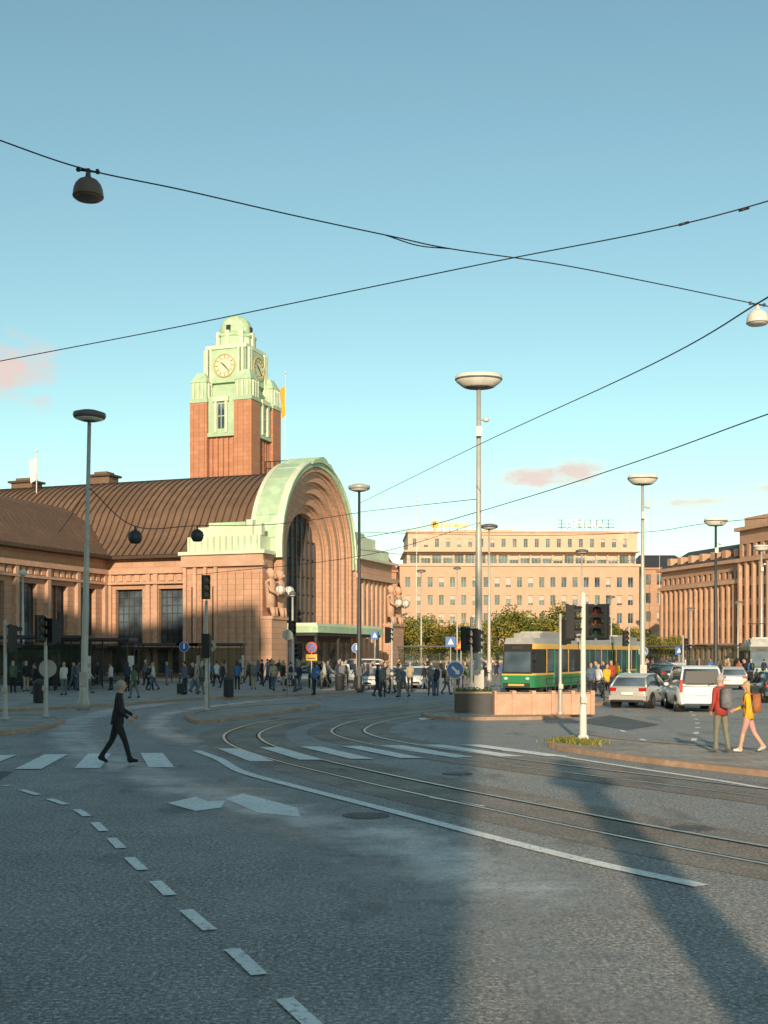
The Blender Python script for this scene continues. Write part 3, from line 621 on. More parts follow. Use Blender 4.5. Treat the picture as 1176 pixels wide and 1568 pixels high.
# ---------------------------------------------------------------- trees
def tree_mesh(seed,h):
    r=random.Random(seed); mb=MB()
    mb.tube([(0,0,0),(.05,0,h*.25),(0,.08,h*.5),(.1,0,h*.8)],[.16,.13,.09,.03],BARK,7)
    cl=[]
    for i in range(15):
        a=r.uniform(0,2*pi); z=h*r.uniform(.16,.55); L=h*r.uniform(.18,.38); e=Vector((cos(a)*L,sin(a)*L,z+L*r.uniform(.1,1.1)))
        mb.tube([(0,0,z),e*.5+Vector((0,0,z*.5)),e],[.06,.04,.015],BARK,5); cl.append((e,r.uniform(.11,.19)*h))
        cl.append((e*.6+Vector((r.uniform(-.5,.5),r.uniform(-.5,.5),z*.5+r.uniform(0,.8))),r.uniform(.11,.17)*h))
    cl+= [(Vector((0,0,h*.85)),.15*h),(Vector((.4,.2,h*.7)),.18*h)]
    for c_,R in cl:
        mt=r.choice([LEAFA,LEAFA,LEAFB,LEAFC])
        for k in range(150):
            d=Vector((r.gauss(0,1),r.gauss(0,1),r.gauss(0,.8))); d=d.normalized()*R*r.random()**.4; p=c_+d
            a=Vector((r.gauss(0,1),r.gauss(0,1),r.gauss(0,1))).normalized(); b=a.orthogonal().normalized(); s=r.uniform(.1,.22)
            mb.add([p+a*s,p+b*s*.7,p-a*s,p-b*s*.7],[(0,1,2,3)],mt if r.random()<.7 else LEAFB)
    return mb.mesh('tree_mesh')
tms=[tree_mesh(i,8.5) for i in range(3)]
for i,(u,Yd,s) in enumerate(((618,185,1.05),(638,205,.95),(657,200,1.1),(690,195,.95),(712,205,.95),(762,195,1.15),(780,190,1.25),(802,205,1.0),(822,215,.9),(838,195,1.15),(856,190,1.3),(876,200,1.2),(912,205,1.0),(938,205,1.0),(965,220,.9),(1000,230,.8),(1030,235,.75))):
    inst('linden_tree',tms[i%3],((u-588)/F*Yd,Yd,0),i*1.3,s)

# ---------------------------------------------------------------- street lamps
def pole(mb,h,r0=.11,r1=.06,mat=STEEL):
    mb.lathe([(r0*1.7,0),(r0*1.7,.35),(r0*1.3,.5),(r0*1.2,1.3),(r0,1.4),((r0+r1)/2,h*.55),((r0+r1)/2*.85,h*.56),(r1,h)],(0,0,0),mat,12)
def lamp_disc(u,vbase,vtop,head,pm=STEEL,hm=LAMPGREY,Yd=None,tilt=0):
    Yv=Yd or H*F/(vbase-1000); x=(u-588)/F*Yv; top=H+(1000-vtop)/F*Yv; mb=MB(); pole(mb,top-.35,.15,.08,pm)
    R=head/F*Yv/2
    mb.lathe([(.1,top-.5),(R*.45,top-.44),(R*.93,top-.34),(R,top-.24),(R*.97,top-.12),(R*.5,top-.02),(.05,top)],(0,0,0),hm,24)
    mb.lathe([(R*.5,top-.455),(R*.85,top-.375),(R*.84,top-.36)],(0,0,0),LAMPW,24)
    mb.box(-.16,.16,-.2,-.1,1.0,1.6,pm)
    o=mb.obj('street_lamp',None,(x,Yv,0)); o.rotation_euler=(0,tilt,0); return o
def lamp_boat(u,vbase,vtop,head,Yd=None,pm=STEEL):
    Yv=Yd or H*F/(vbase-1000); x=(u-588)/F*Yv; top=H+(1000-vtop)/F*Yv; mb=MB(); pole(mb,top-.5,.17,.09,pm); R=head/F*Yv/2
    mb.lathe([(R*.25,top-.54),(R*.64,top-.53),(R*.72,top-.48),(R*.95,top-.30),(R*1.0,top-.2),(R,top-.06),(R*.92,top-.0),(R*.5,top+.03),(.05,top+.04)],(0,0,0),LAMPW,28,.7)
    mb.lathe([(R*.15,top-.58),(R*.54,top-.56),(R*.58,top-.532)],(0,0,0),LAMPGREY,28,.7)
    mb.lathe([(R*.99,top-.24),(R*1.02,top-.2),(R*1.0,top-.16)],(0,0,0),LAMPGREY,28,.7)
    for k in range(6):
        a=k*pi/3; mb.tube([(R*.6*cos(a),R*.6*sin(a)*.7,top-.54),(R*.99*cos(a),R*.99*sin(a)*.7,top-.2)],.025,LAMPGREY,4)
    mb.box(-.2,.2,-.24,-.12,.9,1.7,pm); mb.box(-.12,.12,-.3,-.1,top-2.6,top-2.2,LAMPW); mb.sph((.3,-.1,top-1.9),(.14,.14,.1),LAMPW,8); mb.tube([(0,0,top-1.9),(.3,-.1,top-1.9)],.03,STEEL,5)
    return mb.obj('street_lamp',None,(x,Yv,0))
lamp_disc(128,1087,628,50,tilt=.02); lamp_boat(733,1088,574,72)
lamp_disc(550,1060,741,34,pm=STEELD,hm=STEEL); lamp_boat(984,0,728,46,70); lamp_boat(1096,0,794,36,88,STEELD); lamp_disc(749,0,802,27,Yd=95); lamp_disc(891,0,841,20,Yd=135)
lamp_boat(1166,0,835,24,118); lamp_disc(645,0,872,14,Yd=170); lamp_disc(700,0,868,12,Yd=190); lamp_disc(1058,0,930,12,Yd=200); lamp_disc(936,0,912,12,Yd=180)
lamp_disc(35,0,873,13,Yd=95,hm=LAMPW); lamp_disc(1130,0,920,12,Yd=190); lamp_disc(448,0,905,10,Yd=100)
# ---------------------------------------------------------------- cables + hanging lamps
def cable(pts,r=.018,n=8):
    P=[W(*p) for p in pts]; Q=[2*P[0]-P[1]]+P+[2*P[-1]-P[-2]]; out=[]
    for i in range(1,len(Q)-2):
        for k in range(n):
            s=k/n; a,b,c_,d_=Q[i-1:i+3]; out.append(.5*((2*b)+(c_-a)*s+(2*a-5*b+4*c_-d_)*s*s+(3*b-a-3*c_+d_)*s**3))
    out.append(P[-1]); mb=MB(); mb.tube(out,r,WIREM,5); return mb.obj('overhead_cable')
cable([(-150,158,18.3),(0,215,19),(130,259,19.5),(280,291,20.5),(450,330,21.6),(600,362,22.6),(690,381,23.2),(850,404,24.5),(1000,433,26),(1160,466,27.3),(1330,500,28.5)],.013)
cable([(590,360,22.5),(640,376,22.9),(690,381,23.2)],.012)
cable([(-150,582,33),(0,553,31),(250,505,28.5),(450,464,26.5),(760,400,24),(1050,342,21.5),(1330,262,19.5)],.013)
cable([(1330,365,15),(1176,455,18),(990,562,26),(735,680,45),(552,770,72)],.014)
cable([(1330,585,24),(1176,634,28),(1000,698,34),(850,748,41),(735,783,49)],.017)
cable([(735,783,49),(650,806,60),(552,824,72)],.02)
cable([(552,784,72),(640,774,60),(733,764,49)],.016)
cable([(137,748,49.6),(207,806,52),(302,805,57),(430,802,64),(550,785,72)],.02)
cable([(137,742,49.6),(112,785,58),(90,815,70)],.02)
cable([(1400,775,70),(1096,800,88),(984,815,100),(800,820,110),(552,815,120)],.025)
cable([(552,842,72),(640,850,80),(750,848,95)],.018); cable([(735,800,49),(560,850,40),(300,880,45)],.010)
def hang_lamp(u,v,Yd,mat,sc=1):
    mb=MB(); R=.25*sc
    mb.lathe([(R,0),(R*1.03,.02),(R*1.0,.05),(R*.96,.13),(R*.84,.21),(R*.62,.275),(R*.32,.315),(.05,.33),(.035,.42)],(0,0,0),mat,28)
    mb.lathe([(R*.85,-.03),(R*.9,.01),(R*.9,.02)],(0,0,0),mat,24)
    mb.tube([(-.2,0,.46),(.2,0,.41)],.018,BLACK,6); mb.box(-.03,.03,-.03,.03,.38,.47,BLACK); mb.box(-.19,-.14,-.025,.025,.43,.50,BLACK); mb.box(.13,.18,-.025,.025,.39,.46,BLACK)
    return mb.obj('hanging_street_lamp',None,W(u,v,Yd))
hang_lamp(135,302,19.5,LAMPB); hang_lamp(1160,495,27.2,LAMPW,1.0)
for (u,v,Yd) in ((207,832,52),(302,829,57)):
    mb=MB(); mb.lathe([(.05,-.02),(.2,.0),(.29,.14),(.32,.3),(.28,.45),(.15,.56),(.05,.6),(.03,.78)],(0,0,0),STEELD,18); mb.obj('hanging_street_lamp',None,W(u,v,Yd))
mb=MB()
for u,v,Yd in ((1048,342,21.5),(1140,320,21)): 
    p=W(u,v,Yd); mb.tube([p+Vector((-.1,0,-.03)),p+Vector((.08,0,.02))],.025,BLACK,6)
mb.obj('cable_clamps')

# ---------------------------------------------------------------- flags
def flagpole(u,vb,vt,Yd,zb,col,side=1,fv=(0,0),fs=(1,2)):
    x=(u-588)/F*Yd; zt=H+(1000-vt)/F*Yd; mb=MB(); mb.tube([(0,0,zb),(0,0,zt)],[.1,.05],LAMPW,6); mb.sph((0,0,zt+.1),.14,LAMPW,8)
    if col:
        n=8; zz=H+(1000-fv[0])/F*Yd; vs=[];
        for i in range(n+1):
            for j in range(5):
                vs.append((side*fs[0]*j/4*(1-.3*i/n)+.03*side, .15*sin(j*1.6+i*.7),zz-fs[1]*i/n-.25*j*.5))
        mb.add(vs,[(i*5+j,i*5+j+1,i*5+j+6,i*5+j+5) for i in range(n) for j in range(4)],col,True)
    return mb.obj('flagpole',None,(x,Yd,0))
flagpole(437,720,572,140,18,ORANGE,-1,(590,0),(.6,3.6)); flagpole(56,740,692,138,15,WHITE,-1,(700,0),(.9,2.6)); flagpole(638,0,768,200,0,None); flagpole(958,0,760,303,30,None); flagpole(1010,0,850,300,0,None)

# ---------------------------------------------------------------- traffic lights and signs
def tl_head(mb,c,rz,sc=.92):
    T0=mb.T.copy(); mb.T=T0@Matrix.Translation(c)@Matrix.Rotation(rz,4,'Z')@Matrix.Scale(sc,4)
    mb.box(-.15,.15,-.1,.12,-.48,.48,BLACK); mb.box(-.19,.19,.12,.14,-.52,.52,BLACK)
    for k,m in enumerate((RLENS,ALENS,GLENS)):
        z=.31-k*.31; n=12
        mb.loft([[(.11*cos(2*pi*j/n),yy,z+.11*sin(2*pi*j/n)) for j in range(n)] for yy in (-.10,-.115)],m)
        arc=[(.13*cos(a),.13*sin(a)) for a in [(-.3+j*(pi+.6)/8) for j in range(9)]]
        mb.loft([[(x,-.10,z+y) for x,y in arc],[(x,-.30,z+y*.95) for x,y in arc]],BLACK,False,True,False)
    mb.T=T0
def traffic_light(u,v,vt,heads,z0=.12,Yd=None,sign=None,r=.06,pm=STEEL):
    x,Yv=G(u,v); top=H+(1000-vt)/F*Yv; mb=MB()
    mb.lathe([(r*2.2,0),(r*2.2,.1),(r*1.4,.15),(r*1.2,1.2),(r,1.25),(r,top),(r*.3,top+.05)],(0,0,0),pm,10)
    for (dx,vv,rz) in heads:
        z=H+(1000-vv)/F*Yv; tl_head(mb,(dx,-.02 if abs(dx)>.1 else -.2,z),rz)
        if abs(dx)>.1: 
            for dz in (-.4,.4): mb.tube([(0,0,z+dz),(dx,0,z+dz)],.025,BLACK,5)
    mb.box(-.08,.08,-.17,-.06,.98,1.15,STEEL); 
    return mb.obj('traffic_light',None,(x,Yv,z0-.02))
traffic_light(316,1093,925,[(.03,903,.3),(.05,993,2.8)])
traffic_light(893,1139,915,[(-.30,958,1.2),(.20,958,.35),(.48,958,-.6)],r=.07,pm=LAMPW)
traffic_light(70,1104,948,[(.25,972,2.4),(-.1,967,.8)])
traffic_light(8,1108,955,[(.28,982,2.2)])
traffic_light(722,1094,950,[(-.22,982,.9),(.2,985,2.4)])
traffic_light(452,1062,930,[(-.2,965,.5),(.2,1000,-.5)],pm=STEELD)
traffic_light(858,1099,945,[(.25,972,.9)])
traffic_light(963,1060,960,[(-.2,980,.2)])
traffic_light(1046,1045,975,[(.2,988,.2)])
traffic_light(600,1062,955,[(-.2,975,.8)])
def disc(mb,c,r,mat,n=24,rz=0,th=.02):
    T0=mb.T.copy(); mb.T=T0@Matrix.Translation(c)@Matrix.Rotation(rz,4,'Z')
    mb.loft([[(r*cos(2*pi*j/n),yy,r*sin(2*pi*j/n)) for j in range(n)] for yy in (0,-th)],mat); mb.T=T0
def road_sign(u,v,vc,kind,r=.32,Yd=None,vt=None):
    x,Yv=G(u,v); z=H+(1000-vc)/F*Yv; mb=MB(); mb.tube([(0,0.04,0),(0,.04,z+r)],.035,STEEL,8)
    if kind=='keep':
        disc(mb,(0,-.0,z),r,WHITE); disc(mb,(0,-.022,z),r*.92,BLUE)
        mb.T=Matrix.Translation((0,-.055,z))@Matrix.Rotation(-pi/4+pi,4,'Y')
        mb.box(-.045,.045,-.01,0,-.18,.1,WHITE); mb.add([(-.12,-.01,.08),(.12,-.01,.08),(0,-.01,.24)],[(0,1,2)],WHITE); mb.T=Matrix.Identity(4)
    elif kind=='nopark':
        disc(mb,(0,0,z),r,RED); disc(mb,(0,-.022,z),r*.78,BLUE)
        mb.T=Matrix.Translation((0,-.05,z))@Matrix.Rotation(pi/4,4,'Y'); mb.box(-.04,.04,-.01,0,-r*.8,r*.8,RED); mb.T=Matrix.Identity(4)
        mb.box(-r,r,-.02,0,z-r-.45,z-r-.08,YEL); mb.box(-r*.7,r*.7,-.03,-.022,z-r-.34,z-r-.28,BLACK)
    elif kind=='back':
        disc(mb,(0,0.1,z),r,STEEL); 
    elif kind=='blue':
        disc(mb,(0,0,z),r,WHITE); disc(mb,(0,-.022,z),r*.92,BLUE); mb.box(-.05,.05,-.055,-.045,z-.12,z+.14,WHITE); mb.sph((0,-.05,z+.17),(.05,.01,.05),WHITE,8)
    elif kind=='tri':
        mb.add([(-r,0,z-r*.7),(r,0,z-r*.7),(0,0,z+r*.9)],[(0,1,2)],RED); mb.add([(-r*.7,-.012,z-r*.52),(r*.7,-.012,z-r*.52),(0,-.012,z+r*.6)],[(0,1,2)],YEL)
    elif kind=='square':
        mb.box(-r,r,-.02,0,z-r,z+r,BLUE); mb.add([(-r*.6,-.025,z-r*.5),(r*.6,-.025,z-r*.5),(0,-.025,z+r*.7)],[(0,1,2)],WHITE)
    return mb.obj('traffic_sign',None,(x,Yv,.1))
road_sign(697,1095,1030,'keep',.34); road_sign(477,1062,994,'nopark',.33); road_sign(72,1102,1028,'back',.32); road_sign(282,1062,993,'blue',.3); road_sign(320,1093,993,'back',.26)
road_sign(546,1060,995,'blue',.3); road_sign(690,1052,985,'square',.36); road_sign(706,1060,990,'tri',.4); road_sign(440,1066,975,'back',.3); road_sign(1040,1042,998,'square',.35)
road_sign(985,1058,1000,'keep',.3); road_sign(574,1050,975,'square',.3)

# ---------------------------------------------------------------- granite barrier, railings
x0,y0=G(757,1099); x1,y1=G(877,1093)
mb=MB(); L=x1-x0+.35
for i in range(5): mb.box(i*L/5+.01,(i+1)*L/5-.01,0,.5,0,.78,GRANPINK)
for i in range(6): mb.box(max(0,i*L/5-.08),i*L/5+.08,-.06,.56,0,.9,GRANPINK)
mb.box(0,L,.1,.4,.78,.84,KERB)
mb.obj('granite_barrier',None,(x0,y0,.1),.08,bevel=.02)
x0,y0=G(698,1096); mb=MB(); mb.box(0,1.5,0,1.0,0,.75,STEELD); mb.box(-.05,1.55,-.05,1.05,.75,.82,KERB)
r_=random.Random(5)
for i in range(260):
    p=Vector((r_.uniform(.05,1.45),r_.uniform(0,1),.8+abs(r_.gauss(0,.07)))); a=Vector((r_.gauss(0,1),r_.gauss(0,1),r_.gauss(0,1))).normalized()*.05; b=a.orthogonal()*.6; mb.add([p+a,p+b,p-a,p-b],[(0,1,2,3)],r_.choice([LEAFA,LEAFC,LEAFC]))
mb.obj('planter_box',None,(x0,y0,.1))
def railing(p,q,h=1.0,name='metal_railing'):
    p=Vector(p);q=Vector(q); n=max(2,int((q-p).length/1.2)); mb=MB()
    for i in range(n+1): c_=p.lerp(q,i/n); mb.tube([(c_.x,c_.y,0),(c_.x,c_.y,h)],.03,STEELD,6)
    for z in (.35,.7,h): mb.tube([(p.x,p.y,z),(q.x,q.y,z)],.025,STEELD,6)
    mb.obj(name,None,(0,0,.1))
railing(G(556,1061),G(610,1061)); railing(G(885,1080),G(925,1078)); railing(G(495,1056),G(545,1057)); railing((8.3,60.),(12.5,68.))
mb=MB()
for i in range(700):
    u_,v_=r_.choice([(r_.gauss(865,12),r_.gauss(1142,1.5)),(r_.gauss(900,14),r_.gauss(1145,2))]); x,y=G(u_,v_); hh=r_.uniform(.04,.16); a=r_.uniform(0,6.3)
    mb.add([(x-.02*cos(a),y-.02*sin(a),.11),(x+.02*cos(a),y+.02*sin(a),.11),(x+r_.uniform(-.06,.06),y+r_.uniform(-.06,.06),.11+hh)],[(0,1,2)],r_.choice([LEAFA,LEAFB]))
mb.obj('weeds')
def shelter(x,y,wd,rz=0,dp=1.8,h=2.7,name='tram_shelter'):
    mb=MB(); mb.box(-.2,wd+.2,-.3,dp+.2,h,h+.16,STEELD); mb.box(-.1,wd+.1,-.2,dp+.1,h-.06,h,BLACK); n=max(2,int(wd/2.2))
    for i in range(n+1): mb.box(i*wd/n-.04,i*wd/n+.04,dp-.08,dp,0,h-.06,STEELD)
    mb.box(-.04,.04,.0,.08,0,h-.06,STEELD); mb.box(wd-.04,wd+.04,0,.08,0,h-.06,STEELD)
    for i in range(n): mb.box(i*wd/n+.06,(i+1)*wd/n-.06,dp-.05,dp-.03,.25,h-.2,CGLASS)
    mb.box(-.02,.02,.1,dp-.1,.25,h-.2,CGLASS); mb.box(.6,wd-.6,dp-.6,dp-.2,.45,.5,BARK)
    for i in range(2): mb.box(.8+i*(wd-1.8),.88+i*(wd-1.8),dp-.5,dp-.3,0,.45,STEELD)
    mb.box(wd-.03,wd+.03,.15,dp-.2,.5,2.1,LAMPW)
    return mb.obj(name,None,(x,y,.12),rz)
shelter(*((0-588)/F*72-6,72),11,-.02,2.4,3.2); shelter((95-588)/F*76,76,4.2,0,2.2,3.1); shelter((212-588)/F*92,92,4.5,0,2,2.9); shelter((275-588)/F*92,92,4.8,0,2,2.9)
shelter((610-588)/F*140,140,10,0,2,3.0); shelter((1060-588)/F*150,150,12,.1,2,3.2); shelter((975-588)/F*120,120,5,.1,2,2.9)
mb=MB(); mb.box(0,6,0,3,0,2.6,STEELD); mb.box(-.3,6.3,-.5,3.3,2.6,2.85,BLACK); 
for i in range(4): mb.box(.2+i*1.45,1.5+i*1.45,-.03,-.003,.8,2.3,GLASS2)
mb.box(.4,5.6,-.06,-.035,2.32,2.55,TGREEN)
mb.obj('kiosk',None,((10-588)/F*82,82,.12))
# ---------------------------------------------------------------- tram
def tram(name,loc,rz,n_seg=3,green=TGREEN,yel=TYEL):
    e=empty(name,loc,rz); mb=MB(); hw=1.2
    segs=[(0.0,8.6),(9.2,16.8),(17.4,26)]
    gb=MB()
    for k,(a,b) in enumerate(segs[:n_seg]):
        ys=[a,b] if k else [a,a+.25,a+.9,a+1.7,b]; ws=[hw,hw] if k else [hw*.80,hw*.9,hw*.97,hw,hw]
        def part(z0,z1,mat,inset=0):
            secs=[]
            for y,w_ in zip(ys,ws):
                def wz(z): return (w_+inset)*(1 if z<=2.0 else 1-.03*(z-2)/.9 if z<=2.9 else .97-.1*(z-2.9)/.4)
                yo=y+(0 if k else (z0-1)*.14*(1 if y<a+1 else 0)); yo1=y+(0 if k else (z1-1)*.14*(1 if y<a+1 else 0))
                secs.append([(-wz(z0),yo,z0),(-wz(z1),yo1,z1),(wz(z1),yo1,z1),(wz(z0),yo,z0)])
            mb.loft(secs,mat,True)
        part(.32,1.05,green); part(1.05,1.17,yel,.012); part(1.17,2.62,BLACK,-.03); part(2.62,2.95,yel,0.0); part(2.95,3.3,TGREY,-.02)
        y=a+(2.0 if k==0 else .4)
        i=0
        while y+1.3<b:
            for s in (-1,1):
                if i%3==1:
                    mb.box(min(s*(hw-.01),s*(hw+.025)),max(s*(hw-.01),s*(hw+.025)),y,y+1.3,.4,2.6,STEELD)
                    for yy in (y+.08,y+.69): gb.box(min(s*(hw+.026),s*(hw+.04)),max(s*(hw+.026),s*(hw+.04)),yy,yy+.53,.6,2.5,GLASS)
                    mb.box(min(s*(hw),s*(hw+.05)),max(s*(hw),s*(hw+.05)),y-.08,y,.4,2.6,green); mb.box(min(s*(hw),s*(hw+.05)),max(s*(hw),s*(hw+.05)),y+1.3,y+1.38,.4,2.6,green)
                else:
                    gb.box(min(s*(hw-.03),s*(hw+.012)),max(s*(hw-.03),s*(hw+.012)),y+.05,y+1.25,1.25,2.55,GLASS)
                    mb.box(min(s*(hw),s*(hw+.02)),max(s*(hw),s*(hw+.02)),y-.08,y+.02,1.15,2.62,yel)
            y+=1.45; i+=1
        mb.box(-.85,.85,a+(1.8 if k==0 else .5),b-.8,3.3,3.6,TGREY); mb.box(-.7,.7,a+2.6,b-2,3.6,3.72,STEEL)
        for yy in (a+2.2,b-2.2):
            for s in (-1,1):
                for d_ in (-.8,.8): mb.loft([[(s*xx,yy+d_+.3*cos(2*pi*j/14),.31+.3*sin(2*pi*j/14)) for j in range(14)] for xx in (.9,1.1)],STEELD)
        if k<n_seg-1:
            for j in range(5): mb.box(-1.05,1.05,b+.02+j*.12,b+.09+j*.12,.45,3.1,BLACK)
            mb.box(-.98,.98,b,b+.6,.5,3.05,STEELD)
    gb.add([(-.95,-.03,1.15),(.95,-.03,1.15),(.9,.2,2.93),(-.9,.2,2.93)],[(0,1,2,3)],BLACK)
    gb.add([(-.86,-.03,1.25),(.86,-.03,1.25),(.82,.12,2.45),(-.82,.12,2.45)],[(0,1,2,3)],GLASS)
    mb.box(-.38,.38,.10,.16,2.6,2.8,STEELD)
    for s in (-1,1): mb.sph((s*.68,-.08,.85),(.14,.07,.1),HEAD,10); mb.tube([(s*.95,.1,2.4),(s*1.2,-.15,2.35)],.03,BLACK,5); mb.box(s*1.2-.09,s*1.2+.09,-.2,-.12,1.95,2.35,BLACK)
    mb.box(-.85,.85,-.14,-.02,.35,.6,STEELD); mb.box(-.5,.5,-.145,-.141,.42,.54,TYEL)
    mb.tube([(0,11,3.6),(0,12.6,4.3),(0,11.4,5.1)],.04,STEELD,5); mb.tube([(-.8,11.4,5.1),(.8,11.4,5.1)],.04,STEELD,5)
    mb.box(-1.0,1.0,.6,25 if n_seg==3 else 8,.15,.32,BLACK)
    mb.obj('body',e); gb.obj('glazing',e,)
    return e
tram('tram',(7.95,70.3,.02),-math.atan2(12.5,24.)+.02)
tram('tram',(31.5,98,.02),-.27,3,CARD,TGREEN)
# ---------------------------------------------------------------- cars
def car_mesh(kind,mat):
    mb=MB(); van=kind=='van'
    if van:
        body=[(-2.35,.5,.95,.80),(-2.3,.32,1.1,.88),(-1.5,.25,1.12,.92),(0,.24,1.1,.93),(1.2,.24,1.05,.92),(1.9,.28,.95,.88),(2.35,.38,.72,.74)]
        gh=[(-2.3,1.08,.86,.86),(-2.16,1.80,.86,.74),(-1.8,1.88,.86,.72),(0,1.9,.87,.72),(.6,1.84,.87,.72),(1.55,1.02,.86,.82)]
    else:
        body=[(-2.05,.5,.80,.72),(-2.0,.32,.96,.82),(-1.3,.24,1.0,.88),(0,.22,.96,.89),(1.0,.22,.93,.88),(1.7,.26,.82,.84),(2.08,.36,.62,.70)]
        gh=[(-1.98,.93,.8,.8),(-1.6,1.34,.8,.66),(-1.2,1.45,.8,.64),(-.3,1.49,.8,.64),(.3,1.42,.8,.64),(1.2,.92,.8,.76)]
    secs=[]
    for y,zb,zt,w_ in body:
        zm=(zb+zt)/2
        secs.append([(-w_*.88,y,zb),(-w_*.98,y,zb+.12),(-w_,y,zm),(-w_*.97,y,zt-.08),(-w_*.88,y,zt),(w_*.88,y,zt),(w_*.97,y,zt-.08),(w_,y,zm),(w_*.98,y,zb+.12),(w_*.88,y,zb)])
    mb.loft(secs,mat,True,True)
    base=1.04 if van else .9
    mb.loft([[(-wb,y,base),(-(wb*.35+wt*.65),y,base+(z-base)*.75),(-wt*.9,y,z),(wt*.9,y,z),(wb*.35+wt*.65,y,base+(z-base)*.75),(wb,y,base)] for y,z,wb,wt in gh],GLASS,True,True)
    mb.loft([[(-wt*.98,y,z-.04),(-wt*.9,y,z+.015),(wt*.9,y,z+.015),(wt*.98,y,z-.04)] for y,z,wb,wt in gh[1:-1]],mat,True,True)
    for s in (-1,1):
        for idx in ((0,1),(-1,-2)):
            y0,z0,wb0,wt0=gh[idx[0]]; y1,z1,wb1,wt1=gh[idx[1]]; mb.tube([(s*wb0*.99,y0,base),(s*wt1*.97,y1,z1-.02)],.05,mat,6)
        mb.tube([(s*.84,-.1,base),(s*.69,-.2,gh[3][1]-.03)],.04,BLACK if not van else mat,5)
        mb.tube([(s*gh[1][3]*.95,gh[1][0],gh[1][1]),(s*gh[2][3]*.97,gh[2][0],gh[2][1]),(s*gh[3][3]*.97,gh[3][0],gh[3][1]),(s*gh[4][3]*.97,gh[4][0],gh[4][1])],.04,mat,6)
        mb.sph((s*.98,.85,base+.05),(.12,.06,.09),mat,8)
        for y in (-1.3 if not van else -1.45,1.3 if not van else 1.5):
            R=.32
            mb.loft([[(s*xx,y+(R+.06)*cos(2*pi*j/18),.33+(R+.06)*sin(2*pi*j/18)) for j in range(18)] for xx in (.6,.897 if not van else .935)],BLACK)
            mb.loft([[(s*xx,y+R*k*cos(2*pi*j/18),.32+R*k*sin(2*pi*j/18)) for j in range(18)] for xx,k in ((.66,1),(.9 if not van else .94,1),(.92 if not van else .955,.85))],RUBBER)
            mb.loft([[(s*xx,y+.2*cos(2*pi*j/12),.32+.2*sin(2*pi*j/12)) for j in range(12)] for xx in (.9,.93 if not van else .965)],ALLOY)
        if van: mb.box(min(s*.76,s*.87),max(s*.76,s*.87),-2.40,-2.3,.85,1.35,TAIL)
        else: mb.box(min(s*.5,s*.8),max(s*.5,s*.8),-2.09,-1.96,.76,.90,TAIL)
        mb.sph((s*.62,body[-1][0]-.12,.66 if not van else .78),(.17,.12,.09),HEAD,10)
        mb.tube([(s*.9,-.6,.78),(s*.9,-.35,.78)],.02,BLACK,5)
    yb=body[0][0]
    mb.box(-.82,.82,yb-.05,yb+.15,.36,.56,mat); mb.box(-.26,.26,yb-.08,yb-.04,.6 if not van else .72,.72 if not van else .84,PLATE); mb.box(-.7,.7,yb-.055,yb-.0,.3,.38,BLACK)
    mb.box(-.7,.7,body[-1][0]-.14,body[-1][0]+.03,.38,.5,BLACK); mb.box(-.26,.26,body[-1][0]+.031,body[-1][0]+.05,.42,.53,PLATE)
    if van:
        mb.add([(-.68,-2.31,1.2),(.68,-2.31,1.2),(.6,-2.215,1.7),(-.6,-2.215,1.7)],[(0,1,2,3)],BLACK)
        mb.tube([(-.8,-2.33,1.1),(.8,-2.33,1.1)],.04,mat,5); mb.tube([(.25,-2.37,1.12),(.5,-2.33,1.2)],.02,BLACK,4)
    return mb.mesh('car_mesh')
cw=car_mesh('hatch',CARS); cwh=car_mesh('hatch',CARW); cvn=car_mesh('van',CARW); cdk=car_mesh('hatch',CARD)
def putc(name,me,u,Yd,rz,s=1): inst(name,me,((u-588)/F*Yd,Yd,.004),rz,s)
putc('white_van',cvn,1060,49.5,-.10,.98); putc('parked_car',cw,982,52.5,-.5); putc('parked_car',cwh,583,78,2.5); putc('parked_car',cwh,641,80,2.8); putc('parked_car',cdk,622,92,2.9); putc('parked_car',cdk,1184,58,-.1)
putc('parked_car',cdk,1085,86,-.2); putc('parked_car',cw,470,84,1.7); putc('parked_car',cw,1120,78,-.2); putc('parked_car',cwh,1030,110,.1)
putc('delivery_van',cvn,545,95,1.5); putc('parked_car',cdk,1010,98,.2)

